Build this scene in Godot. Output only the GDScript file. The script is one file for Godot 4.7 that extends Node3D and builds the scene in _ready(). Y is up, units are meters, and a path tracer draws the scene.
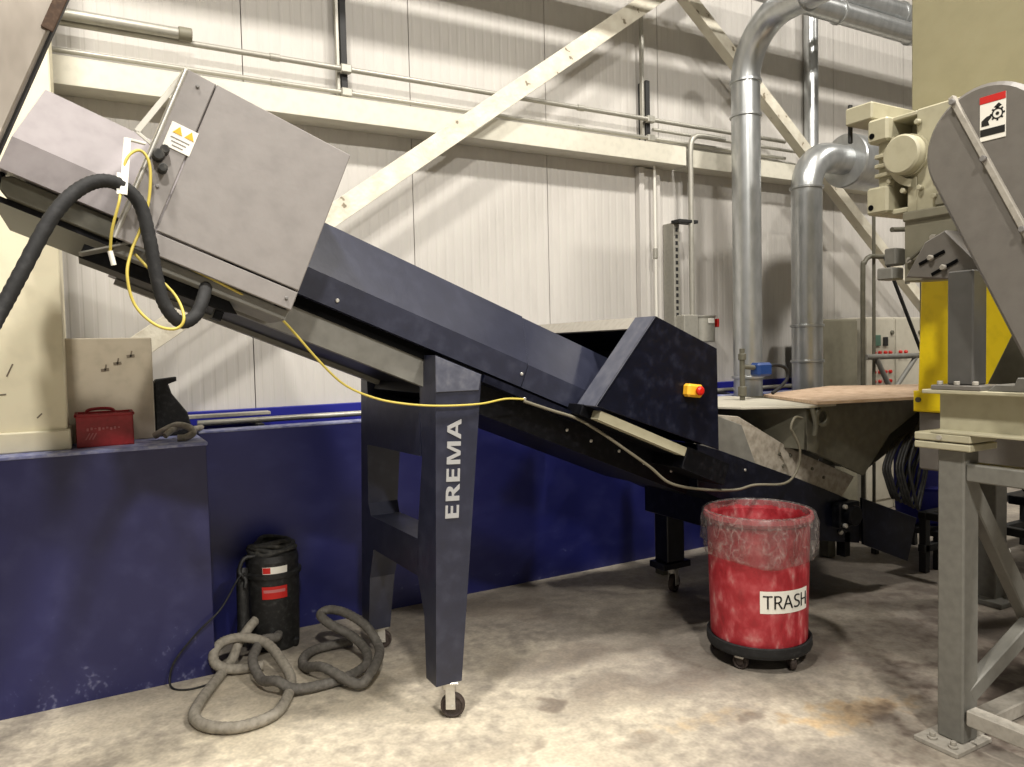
extends Node3D
# Recycling hall: inclined belt conveyor between blue barrier walls, machine frame on the right.
# World axes: x runs along the rear wall to the right, z towards the viewer, y up (metres).

class Shape:
	var v := PackedVector3Array()
	var n := PackedVector3Array()
	var u := PackedVector2Array()
	var o := Vector3.ZERO
	var xf := Transform3D.IDENTITY

	func _init(origin := Vector3.ZERO, frame := Transform3D.IDENTITY) -> void:
		o = origin
		xf = frame

	func push(p: Vector3, nn: Vector3, uv := Vector2.ZERO) -> void:
		v.append(xf * p - o)
		n.append((xf.basis * nn).normalized())
		u.append(uv)

	func tri(a: Vector3, b: Vector3, c: Vector3, out: Vector3) -> void:
		var m := (b - a).cross(c - a)
		if m.length_squared() < 1e-16:
			return
		m = m.normalized()
		if m.dot(out) < 0.0:
			var t := b
			b = c
			c = t
			m = -m
		push(a, m)
		push(c, m)
		push(b, m)

	func quad(a: Vector3, b: Vector3, c: Vector3, d: Vector3, out: Vector3) -> void:
		tri(a, b, c, out)
		tri(a, c, d, out)

	# four corners in order round the sheet, texture laid over it once
	func sheet(a: Vector3, b: Vector3, c: Vector3, d: Vector3) -> void:
		var m := (b - a).cross(d - a).normalized()
		for k in [[a, Vector2(0, 1)], [c, Vector2(1, 0)], [b, Vector2(1, 1)], [a, Vector2(0, 1)], [d, Vector2(0, 0)], [c, Vector2(1, 0)]]:
			push(k[0], m, k[1])

	func smooth_quad(p: Array, q: Array) -> void:
		var m: Vector3 = (p[1] - p[0]).cross(p[2] - p[0])
		var order := [0, 2, 1, 0, 3, 2] if m.dot(q[0] + q[2]) > 0.0 else [0, 1, 2, 0, 2, 3]
		for k in order:
			push(p[k], q[k])

	func box(c: Vector3, s: Vector3, bs := Basis.IDENTITY, bev := 0.004) -> void:
		var h := s / 2.0
		bev = minf(bev, minf(h.x, minf(h.y, h.z)) * 0.45)
		var at := func(face: int, sg: Vector3) -> Vector3:
			var p := (h - Vector3.ONE * bev) * sg
			p[face] = h[face] * sg[face]
			return c + bs * p
		for i in 3:
			var j := (i + 1) % 3
			var k := (i + 2) % 3
			for sg in [-1.0, 1.0]:
				var q := []
				for w in [[-1.0, -1.0], [1.0, -1.0], [1.0, 1.0], [-1.0, 1.0]]:
					var e := Vector3.ZERO
					e[i] = sg
					e[j] = w[0]
					e[k] = w[1]
					q.append(at.call(i, e))
				var out := Vector3.ZERO
				out[i] = sg
				quad(q[0], q[1], q[2], q[3], bs * out)
			for sj in [-1.0, 1.0]:
				for sk in [-1.0, 1.0]:
					var e1 := Vector3.ZERO
					e1[i] = -1.0
					e1[j] = sj
					e1[k] = sk
					var e2 := e1
					e2[i] = 1.0
					var out := Vector3.ZERO
					out[j] = sj
					out[k] = sk
					quad(at.call(j, e1), at.call(j, e2), at.call(k, e2), at.call(k, e1), bs * out)
		for x in [-1.0, 1.0]:
			for y in [-1.0, 1.0]:
				for z in [-1.0, 1.0]:
					var e := Vector3(x, y, z)
					tri(at.call(0, e), at.call(1, e), at.call(2, e), bs * e)

	# box given by two opposite corners
	func slab(a: Vector3, b: Vector3, bev := 0.004) -> void:
		box((a + b) / 2.0, (b - a).abs(), Basis.IDENTITY, bev)

	# square bar from a to b
	func bar(a: Vector3, b: Vector3, w: float, d: float, side := Vector3(0, 0, 1), bev := 0.003) -> void:
		var y := (b - a).normalized()
		var x := y.cross(side).normalized()
		box((a + b) / 2.0, Vector3(w, (b - a).length(), d), Basis(x, y, x.cross(y)), bev)

	static func inset(poly: PackedVector2Array, e: float) -> PackedVector2Array:
		var r := PackedVector2Array()
		var c := poly.size()
		for i in c:
			var a := (poly[i] - poly[(i + c - 1) % c]).normalized()
			var b := (poly[(i + 1) % c] - poly[i]).normalized()
			var na := Vector2(-a.y, a.x)
			var nb := Vector2(-b.y, b.x)
			var m := (na + nb)
			m = m / maxf(0.3, m.dot(na)) if m.length() > 0.01 else na
			r.append(poly[i] + m * e)
		return r

	# outline in the x-y plane of m, from depth a to depth b along its z
	func prism(pts: Array, a: float, b: float, m := Transform3D.IDENTITY, bev := 0.003) -> void:
		var poly := PackedVector2Array(pts)
		if Geometry2D.is_polygon_clockwise(poly):
			pass
		var area := 0.0
		for i in poly.size():
			area += poly[i].cross(poly[(i + 1) % poly.size()])
		if area < 0.0:
			poly.reverse()
		bev = minf(bev, absf(b - a) * 0.3)
		var small := inset(poly, bev)
		var idx := Geometry2D.triangulate_polygon(small)
		var lo := minf(a, b)
		var hi := maxf(a, b)
		var at := func(q: Vector2, d: float) -> Vector3: return m * Vector3(q.x, q.y, d)
		for k in range(0, idx.size(), 3):
			tri(at.call(small[idx[k]], hi), at.call(small[idx[k + 1]], hi), at.call(small[idx[k + 2]], hi), m.basis.z)
			tri(at.call(small[idx[k]], lo), at.call(small[idx[k + 1]], lo), at.call(small[idx[k + 2]], lo), -m.basis.z)
		for i in poly.size():
			var j := (i + 1) % poly.size()
			var e := (poly[j] - poly[i]).normalized()
			var out := m.basis * Vector3(e.y, -e.x, 0)
			quad(at.call(poly[i], lo + bev), at.call(poly[j], lo + bev), at.call(poly[j], hi - bev), at.call(poly[i], hi - bev), out)
			if bev > 0.0:
				quad(at.call(poly[i], hi - bev), at.call(poly[j], hi - bev), at.call(small[j], hi), at.call(small[i], hi), out + m.basis.z)
				quad(at.call(poly[i], lo + bev), at.call(poly[j], lo + bev), at.call(small[j], lo), at.call(small[i], lo), out - m.basis.z)

	# profile points are (radius, height along the y of m)
	func lathe(profile: Array, m := Transform3D.IDENTITY, seg := 28, from := 0.0, to := TAU) -> void:
		for i in profile.size() - 1:
			var p: Vector2 = profile[i]
			var q: Vector2 = profile[i + 1]
			var e := (q - p).normalized()
			var nr := Vector2(e.y, -e.x)
			for k in seg:
				var a := from + (to - from) * k / seg
				var b := from + (to - from) * (k + 1) / seg
				var da := Vector3(cos(a), 0, sin(a))
				var db := Vector3(cos(b), 0, sin(b))
				var na := m.basis * (da * nr.x + Vector3.UP * nr.y)
				var nb := m.basis * (db * nr.x + Vector3.UP * nr.y)
				var ps := [m * (da * p.x + Vector3.UP * p.y), m * (db * p.x + Vector3.UP * p.y), m * (db * q.x + Vector3.UP * q.y), m * (da * q.x + Vector3.UP * q.y)]
				if p.x < 1e-5:
					tri_s([ps[0], ps[2], ps[3]], [na, nb, na])
				elif q.x < 1e-5:
					tri_s([ps[0], ps[1], ps[2]], [na, nb, na])
				else:
					smooth_quad(ps, [na, nb, nb, na])

	func tri_s(p: Array, q: Array) -> void:
		var m: Vector3 = (p[1] - p[0]).cross(p[2] - p[0])
		for k in ([0, 2, 1] if m.dot(q[0] + q[1] + q[2]) > 0.0 else [0, 1, 2]):
			push(p[k], q[k])

	# plain cylinder between two points
	func rod(a: Vector3, b: Vector3, r: float, seg := 16, bev := 0.0, r2 := -1.0) -> void:
		var y := (b - a).normalized()
		var x := y.cross(Vector3(0.31, 0.22, 0.93)).normalized()
		var l := (b - a).length()
		var e := r if r2 < 0.0 else r2
		lathe([Vector2(0, 0), Vector2(r - bev, 0), Vector2(r, bev), Vector2(e, l - bev), Vector2(e - bev, l), Vector2(0, l)] if bev > 0.0 else [Vector2(0, 0), Vector2(r, 0), Vector2(e, l), Vector2(0, l)], Transform3D(Basis(x, y, x.cross(y)), a), seg)

	static func curve(pts: Array, step: int, closed := false) -> Array:
		var r := []
		var c := pts.size()
		for i in (c if closed else c - 1):
			var p0: Vector3 = pts[(i + c - 1) % c] if closed or i > 0 else pts[0] * 2.0 - pts[1]
			var p1: Vector3 = pts[i]
			var p2: Vector3 = pts[(i + 1) % c]
			var p3: Vector3 = pts[(i + 2) % c] if closed or i + 2 < c else pts[c - 1] * 2.0 - pts[c - 2]
			for k in step:
				r.append(p1.cubic_interpolate(p2, p0, p3, float(k) / step))
		if not closed:
			r.append(pts[c - 1])
		return r

	# round tube along a smooth line; ridge makes it a corrugated hose
	func tube(pts: Array, r: float, step := 6, seg := 10, ridge := 0.0, pitch := 2) -> void:
		var line := curve(pts, step) if step > 1 else pts
		var c := line.size()
		var rings := []
		var side := Vector3.ZERO
		for i in c:
			var t: Vector3 = (line[mini(i + 1, c - 1)] - line[maxi(i - 1, 0)]).normalized()
			if i == 0:
				side = t.cross(Vector3(0.37, 0.81, 0.45)).normalized()
			side = (side - t * side.dot(t)).normalized()
			var up := t.cross(side)
			var rr := r - (ridge if (i / pitch) % 2 == 1 else 0.0)
			var ring := []
			for k in seg:
				var a := TAU * k / seg
				var d := side * cos(a) + up * sin(a)
				ring.append([line[i] + d * rr, d])
			rings.append(ring)
			if i == 0 or i == c - 1:
				for k in seg:
					tri(line[i], ring[k][0], line[i] + (side * cos(TAU * (k + 1) / seg) + up * sin(TAU * (k + 1) / seg)) * rr, t if i else -t)
		for i in c - 1:
			for k in seg:
				var l := (k + 1) % seg
				var a: Array = rings[i][k]
				var b: Array = rings[i][l]
				var d: Array = rings[i + 1][l]
				var e: Array = rings[i + 1][k]
				smooth_quad([a[0], b[0], d[0], e[0]], [a[1], b[1], d[1], e[1]])

	func mesh() -> ArrayMesh:
		var arr := []
		arr.resize(Mesh.ARRAY_MAX)
		arr[Mesh.ARRAY_VERTEX] = v
		arr[Mesh.ARRAY_NORMAL] = n
		arr[Mesh.ARRAY_TEX_UV] = u
		var m := ArrayMesh.new()
		m.add_surface_from_arrays(Mesh.PRIMITIVE_TRIANGLES, arr)
		return m

var used := {}
var M := {}

func numbered(called: String) -> String:
	var k: int = used.get(called, 0)
	used[called] = k + 1
	return called if k == 0 else "%s_%03d" % [called, k]

func tag(o: Node, label: String, category: String, group := "", kind := "") -> void:
	if label: o.set_meta("label", label)
	if category: o.set_meta("category", category)
	if group: o.set_meta("group", group)
	if kind: o.set_meta("kind", kind)

func thing(called: String, label: String, category: String, at: Vector3, group := "") -> Node3D:
	var t := Node3D.new()
	t.name = numbered(called)
	add_child(t)
	t.position = at
	tag(t, label, category, group)
	return t

# world position of a node that has only been moved, never turned
func base_of(parent: Node) -> Vector3:
	var p := Vector3.ZERO
	var q := parent
	while q is Node3D and q != self:
		p += q.position
		q = q.get_parent()
	return p

func part(called: String, s: Shape, m: Material, parent: Node, label := "") -> MeshInstance3D:
	var o := MeshInstance3D.new()
	o.name = numbered(called) if parent == self else called
	o.mesh = s.mesh()
	o.material_override = m
	parent.add_child(o, true)
	if label: o.set_meta("label", label)
	return o

# a Shape whose world coordinates are made relative to parent
func on(parent: Node, frame := Transform3D.IDENTITY) -> Shape:
	return Shape.new(base_of(parent), frame)

func structure(called: String, s: Shape, m: Material, label: String) -> MeshInstance3D:
	var o := part(called, s, m, self)
	tag(o, label, "", "", "structure")
	return o

func noise_tex(seed_: int, freq: float, ramp: Array, size := 512, octaves := 4, normal := false, bump := 4.0, kind := FastNoiseLite.TYPE_SIMPLEX_SMOOTH) -> NoiseTexture2D:
	var f := FastNoiseLite.new()
	f.seed = seed_
	f.noise_type = kind
	f.frequency = freq
	f.fractal_octaves = octaves
	var t := NoiseTexture2D.new()
	t.width = size
	t.height = size
	t.seamless = true
	t.noise = f
	if normal:
		t.as_normal_map = true
		t.bump_strength = bump
	else:
		var g := Gradient.new()
		var offs := PackedFloat32Array()
		var cols := PackedColorArray()
		for k in ramp:
			offs.append(k[0])
			cols.append(k[1])
		g.offsets = offs
		g.colors = cols
		t.color_ramp = g
	return t

var grain: NoiseTexture2D

func mat(called: String, c: Color, rough := 0.6, metal := 0.0, vary := 0.0, scale := Vector3.ONE, ramp := []) -> StandardMaterial3D:
	var m := StandardMaterial3D.new()
	m.resource_name = called
	m.roughness = rough
	m.metallic = metal
	m.albedo_color = c
	if vary > 0.0 or ramp:
		m.albedo_color = Color.WHITE
		if not ramp:
			ramp = [[0.0, c.darkened(vary)], [0.5, c], [1.0, c.lightened(vary * 0.6)]]
		m.albedo_texture = noise_tex(called.hash() % 1000, 0.012, ramp)
		m.uv1_triplanar = true
		m.uv1_world_triplanar = true
		m.uv1_scale = scale
	M[called] = m
	return m

func roughen(m: StandardMaterial3D, k: float) -> void:
	m.normal_enabled = true
	m.normal_texture = grain
	m.normal_scale = k

func text(words: String, cap: float, depth: float, frame: Transform3D, m: Material, parent: Node, stretch := 1.0, called := "lettering", weight := 400) -> MeshInstance3D:
	var f := SystemFont.new()
	f.font_names = PackedStringArray(["Droid Sans"])
	f.font_weight = weight
	var t := TextMesh.new()
	t.text = words
	t.font = f
	t.font_size = 64
	t.pixel_size = cap / (64.0 * 0.714)
	t.depth = depth
	t.horizontal_alignment = HORIZONTAL_ALIGNMENT_CENTER
	t.vertical_alignment = VERTICAL_ALIGNMENT_CENTER
	var o := MeshInstance3D.new()
	o.name = called
	o.mesh = t
	o.material_override = m
	parent.add_child(o, true)
	o.transform = Transform3D(frame.basis * Basis.from_scale(Vector3(stretch, 1, 1)), frame.origin - base_of(parent))
	return o

func frame(x: Vector3, y: Vector3, at: Vector3) -> Transform3D:
	return Transform3D(Basis(x, y, x.cross(y).normalized()), at)

# plane of the outline: px along z, py along y, depth along x
const ZY := Transform3D(Vector3(0, 0, 1), Vector3(0, 1, 0), Vector3(1, 0, 0), Vector3.ZERO)
# px along x, py along z, depth along y
const XZ := Transform3D(Vector3(1, 0, 0), Vector3(0, 0, 1), Vector3(0, 1, 0), Vector3.ZERO)
const INCLINE := 22.5
var SLOPE: Transform3D      # conveyor axes: x down the belt, y square to it, z across (world z)

func _ready() -> void:
	# ---------- camera ----------
	var yaw := deg_to_rad(29.27)
	var pitch := deg_to_rad(2.633)
	var roll := deg_to_rad(1.33)
	var fwd := Vector3(sin(yaw) * cos(pitch), -sin(pitch), -cos(yaw) * cos(pitch))
	var right := fwd.cross(Vector3.UP).normalized()
	var up := right.cross(fwd)
	var cam := Camera3D.new()
	cam.name = "camera"
	cam.fov = rad_to_deg(2.0 * atan(383.5 / 750.0))
	add_child(cam)
	cam.transform = Transform3D(Basis(right * cos(roll) - up * sin(roll), right * sin(roll) + up * cos(roll), -fwd), Vector3(0, 1.55, 0))
	cam.current = true
	# ---------- environment ----------
	var we := WorldEnvironment.new()
	we.name = "environment"
	var env := Environment.new()
	env.background_mode = Environment.BG_COLOR
	env.background_color = Color.BLACK
	env.tonemap_mode = Environment.TONE_MAPPER_LINEAR
	env.tonemap_exposure = 0.84
	env.sdfgi_enabled = true
	env.ssao_enabled = true
	env.ssil_enabled = true
	we.environment = env
	add_child(we)
	# ---------- high bay lamps: place, energy ----------
	M.lamp_glow = mat("lamp_glow", Color(1, 0.96, 0.88), 0.5)
	M.lamp_glow.emission_enabled = true
	M.lamp_glow.emission = Color(1, 0.95, 0.86)
	M.lamp_glow.emission_energy_multiplier = 3.0
	mat("lamp_body", Color(0.75, 0.75, 0.75), 0.5, 0.6)
	for a in [[Vector3(-0.6, 6.9, -1.1), 48.0], [Vector3(3.6, 6.9, -1.1), 37.0], [Vector3(7.8, 6.9, -1.1), 26.0], [Vector3(-0.6, 6.9, 3.6), 84.0], [Vector3(3.6, 6.9, 3.6), 62.0]]:
		high_bay(a[0], a[1])

	SLOPE = Transform3D(Basis(Vector3(0, 0, 1), deg_to_rad(-INCLINE)), Vector3(1.3, 1.5, 0))
	grain = noise_tex(5, 0.05, [], 512, 5, true, 3.0)
	materials()
	room()
	wall_fittings()
	barriers()
	conveyor()
	cables()
	hopper()
	machine()
	ducts()
	cabinets()
	on_barrier()
	vacuum()
	trash_can()
	chute()
	clutter()

func high_bay(at: Vector3, energy: float) -> void:
	var t := thing("high_bay_lamp", "round high bay lamp hanging from the hall ceiling out of view", "lamp", at, "high bay lamps under the ceiling")
	var s := on(t)
	s.lathe([Vector2(0, 0.32), Vector2(0.08, 0.32), Vector2(0.11, 0.2), Vector2(0.27, 0.04), Vector2(0.28, 0.0), Vector2(0.25, 0.0), Vector2(0.25, 0.02), Vector2(0, 0.02)], Transform3D(Basis.IDENTITY, at))
	part("housing", s, M.lamp_body, t)
	s = on(t)
	s.lathe([Vector2(0, 0.018), Vector2(0.245, 0.018), Vector2(0.245, 0.006), Vector2(0, 0.006)], Transform3D(Basis.IDENTITY, at))
	part("lamp_lens", s, M.lamp_glow, t)
	s = on(t)
	s.rod(at + Vector3(0, 0.3, 0), Vector3(at.x, 7.6, at.z), 0.01, 8)
	part("suspension_rod", s, M.lamp_body, t)
	var l := AreaLight3D.new()
	l.name = "lamp_light"
	l.area_size = Vector2(0.44, 0.44)
	l.light_energy = energy
	l.light_color = Color(1, 0.978, 0.945)
	l.area_range = 30.0
	l.shadow_enabled = true
	t.add_child(l)
	l.position = Vector3(0, -0.01, 0)
	l.rotation = Vector3(-PI / 2, 0, 0)

func materials() -> void:
	mat("wall_white", Color(0.755, 0.74, 0.715), 0.5, 0.0, 0.03, Vector3(1.2, 0.35, 1.2))
	mat("wall_core", Color(0.5, 0.48, 0.44), 0.9)
	mat("ceiling_white", Color(0.55, 0.545, 0.53), 0.8, 0.0, 0.04)
	mat("girt_cream", Color(0.82, 0.805, 0.745), 0.5, 0.0, 0.05, Vector3(2, 2, 2))
	mat("conduit_grey", Color(0.66, 0.65, 0.61), 0.4, 0.4, 0.06, Vector3(4, 4, 4))
	mat("strut_black", Color(0.1, 0.1, 0.1), 0.6)
	mat("brace_paint", Color.WHITE, 0.6, 0.0, 0.0, Vector3(0.9, 0.9, 0.9), [[0.0, Color(0.45, 0.41, 0.34)], [0.11, Color(0.55, 0.51, 0.43)], [0.13, Color(0.8, 0.77, 0.7)], [0.6, Color(0.86, 0.84, 0.77)], [1.0, Color(0.9, 0.88, 0.82)]])
	mat("blue_paint", Color(0.1, 0.11, 0.31), 0.42, 0.0, 0.14, Vector3(0.9, 0.9, 0.9))
	mat("blue_worn", Color.WHITE, 0.6, 0.0, 0.0, Vector3(2.5, 2.5, 2.5), [[0.0, Color(0.36, 0.38, 0.58)], [0.5, Color(0.52, 0.54, 0.68)], [1.0, Color(0.7, 0.71, 0.77)]])  # worn paint, with the edge highlight mixed into the pale tone
	mat("navy", Color(0.135, 0.145, 0.205), 0.36, 0.0, 0.1, Vector3(1.6, 1.6, 1.6))
	mat("navy_dusty", Color.WHITE, 0.5, 0.0, 0.0, Vector3(2.5, 2.5, 2.5), [[0.0, Color(0.25, 0.26, 0.31)], [0.5, Color(0.3, 0.31, 0.36)], [1.0, Color(0.38, 0.385, 0.42)]])  # lightened navy for the hood flange and clamp plate
	mat("navy_dark", Color(0.035, 0.045, 0.1), 0.33, 0.0, 0.15, Vector3(2, 2, 2))
	mat("lilac_grey", Color(0.62, 0.595, 0.6), 0.4, 0.0, 0.08, Vector3(2, 2, 2))
	mat("box_grey", Color(0.515, 0.497, 0.485), 0.5, 0.0, 0.05, Vector3(1.5, 1.5, 1.5))
	mat("beam_grey", Color(0.45, 0.445, 0.42), 0.5, 0.0, 0.08, Vector3(2, 2, 2))
	mat("black_rubber", Color(0.06, 0.06, 0.062), 0.75, 0.0, 0.2, Vector3(4, 4, 4))
	mat("black_steel", Color(0.028, 0.03, 0.045), 0.42, 0.0, 0.15, Vector3(3, 3, 3))
	M.black_steel.metallic_specular = 0.28
	M.navy_dark.metallic_specular = 0.35
	mat("belt_black", Color(0.015, 0.015, 0.017), 0.85)
	M.belt_black.metallic_specular = 0.2
	mat("zinc", Color(0.8, 0.79, 0.76), 0.35, 0.7, 0.08, Vector3(6, 6, 6))
	mat("wheel_brown", Color(0.2, 0.16, 0.14), 0.7, 0.0, 0.2, Vector3(8, 8, 8))
	mat("letter_grey", Color(0.6, 0.6, 0.6), 0.5)
	mat("cable_yellow", Color(0.74, 0.67, 0.3), 0.5)
	mat("cable_dull", Color(0.42, 0.4, 0.34), 0.6)
	mat("strap_white", Color(0.85, 0.84, 0.8), 0.5)
	mat("hose_grey", Color(0.55, 0.525, 0.475), 0.75, 0.0, 0.25, Vector3(5, 5, 5))
	mat("hose_dark", Color(0.38, 0.365, 0.34), 0.7, 0.0, 0.25, Vector3(5, 5, 5))
	mat("galvanized", Color.WHITE, 0.3, 0.8, 0.0, Vector3(2, 0.7, 2), [[0.0, Color(0.66, 0.67, 0.67)], [0.5, Color(0.72, 0.73, 0.73)], [1.0, Color(0.78, 0.785, 0.785)]])
	mat("cream_steel", Color(0.64, 0.62, 0.525), 0.5, 0.0, 0.06, Vector3(2, 2, 2))
	mat("silo_beige", Color(0.56, 0.535, 0.42), 0.55, 0.0, 0.04, Vector3(1, 1, 1))
	mat("column_grey", Color(0.3, 0.295, 0.285), 0.45, 0.0, 0.05, Vector3(2, 2, 2))  # darker than the posts; shade below the guard is put into it
	mat("guard_grey", Color(0.4, 0.385, 0.365), 0.42, 0.0, 0.05, Vector3(2, 2, 2))
	mat("post_grey", Color(0.41, 0.405, 0.38), 0.5, 0.0, 0.07, Vector3(3, 3, 3))
	mat("dust_grey", Color(0.6, 0.58, 0.54), 0.7, 0.0, 0.1, Vector3(4, 4, 4))
	mat("hazard_yellow", Color(0.9, 0.79, 0.05), 0.42, 0.0, 0.06, Vector3(2, 2, 2))
	mat("olive_steel", Color(0.34, 0.33, 0.28), 0.5, 0.0, 0.1, Vector3(2, 2, 2))
	mat("cabinet_olive", Color(0.47, 0.455, 0.39), 0.5, 0.0, 0.05, Vector3(2, 2, 2))
	mat("cabinet_light", Color(0.7, 0.68, 0.62), 0.5, 0.0, 0.04, Vector3(2, 2, 2))
	mat("chute_white", Color.WHITE, 0.55, 0.0, 0.0, Vector3(3, 3, 3), [[0.0, Color(0.5, 0.47, 0.42)], [0.5, Color(0.62, 0.59, 0.54)], [1.0, Color(0.7, 0.67, 0.62)]])
	mat("plywood", Color.WHITE, 0.7, 0.0, 0.0, Vector3(1.2, 6, 6), [[0.0, Color(0.6, 0.5, 0.4)], [0.5, Color(0.72, 0.62, 0.52)], [1.0, Color(0.8, 0.71, 0.62)]])
	mat("cream_wall", Color(0.9, 0.87, 0.76), 0.55, 0.0, 0.04, Vector3(1, 1, 1))
	mat("board_beige", Color(0.72, 0.68, 0.6), 0.6, 0.0, 0.07, Vector3(1.4, 1.4, 1.4))
	mat("mark_dark", Color(0.45, 0.41, 0.35), 0.8)
	mat("crate_red", Color(0.58, 0.07, 0.1), 0.45, 0.0, 0.12, Vector3(4, 4, 4))
	mat("crate_pale", Color(0.72, 0.42, 0.42), 0.6)
	mat("can_red", Color.WHITE, 0.55, 0.0, 0.0, Vector3(2.9, 1.1, 1.9), [[0.0, Color(0.5, 0.09, 0.12)], [0.4, Color(0.6, 0.125, 0.16)], [0.56, Color(0.64, 0.21, 0.235)], [0.72, Color(0.7, 0.32, 0.33)], [0.85, Color(0.72, 0.46, 0.45)], [1.0, Color(0.8, 0.62, 0.6)]])
	mat("label_white", Color(0.88, 0.87, 0.83), 0.5)
	mat("label_black", Color(0.05, 0.05, 0.05), 0.5)
	mat("label_red", Color(0.72, 0.1, 0.08), 0.5)
	mat("label_yellow", Color(0.85, 0.65, 0.1), 0.5)
	mat("label_grey", Color(0.45, 0.44, 0.43), 0.5)
	mat("button_red", Color(0.75, 0.08, 0.05), 0.35)
	mat("estop_yellow", Color(0.9, 0.68, 0.18), 0.4)
	mat("vac_black", Color(0.07, 0.07, 0.068), 0.6, 0.0, 0.3, Vector3(5, 5, 5))
	mat("dusty_black", Color.WHITE, 0.8, 0.0, 0.0, Vector3(6, 6, 6), [[0.0, Color(0.08, 0.08, 0.08)], [0.5, Color(0.15, 0.15, 0.14)], [1.0, Color(0.32, 0.31, 0.29)]])
	mat("valve_blue", Color(0.06, 0.2, 0.42), 0.4)
	mat("fresh_blue", Color(0.08, 0.1, 0.5), 0.5)
	mat("screen_green", Color(0.3, 0.42, 0.36), 0.3)
	mat("chute_steel", Color.WHITE, 0.45, 0.3, 0.0, Vector3(1.2, 0.5, 1.2), [[0.0, Color(0.46, 0.43, 0.39)], [0.5, Color(0.54, 0.51, 0.47)], [0.66, Color(0.57, 0.54, 0.5)], [0.7, Color(0.74, 0.71, 0.66)], [0.74, Color(0.58, 0.55, 0.51)], [1.0, Color(0.62, 0.59, 0.55)]])
	mat("rust_brown", Color(0.25, 0.17, 0.1), 0.8, 0.0, 0.2, Vector3(8, 8, 8))
	var bag := StandardMaterial3D.new()
	bag.resource_name = "plastic_film"
	bag.transparency = BaseMaterial3D.TRANSPARENCY_ALPHA
	bag.albedo_texture = noise_tex(77, 0.014, [[0.0, Color(0.42, 0.39, 0.38, 0.18)], [0.45, Color(0.46, 0.43, 0.42, 0.34)], [0.55, Color(0.66, 0.63, 0.61, 0.52)], [0.64, Color(0.42, 0.39, 0.38, 0.32)], [1.0, Color(0.55, 0.52, 0.51, 0.46)]], 512, 2)
	bag.uv1_triplanar = true
	bag.uv1_world_triplanar = true
	bag.uv1_scale = Vector3(2.6, 1.1, 1.7)
	bag.roughness = 0.3
	M.film = bag
	for k in ["box_grey", "navy", "guard_grey", "post_grey", "silo_beige", "cream_steel"]:
		roughen(M[k], 0.06)
	for k in ["black_rubber", "hose_grey", "hose_dark", "can_red", "brace_paint"]:
		roughen(M[k], 0.35)

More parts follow.
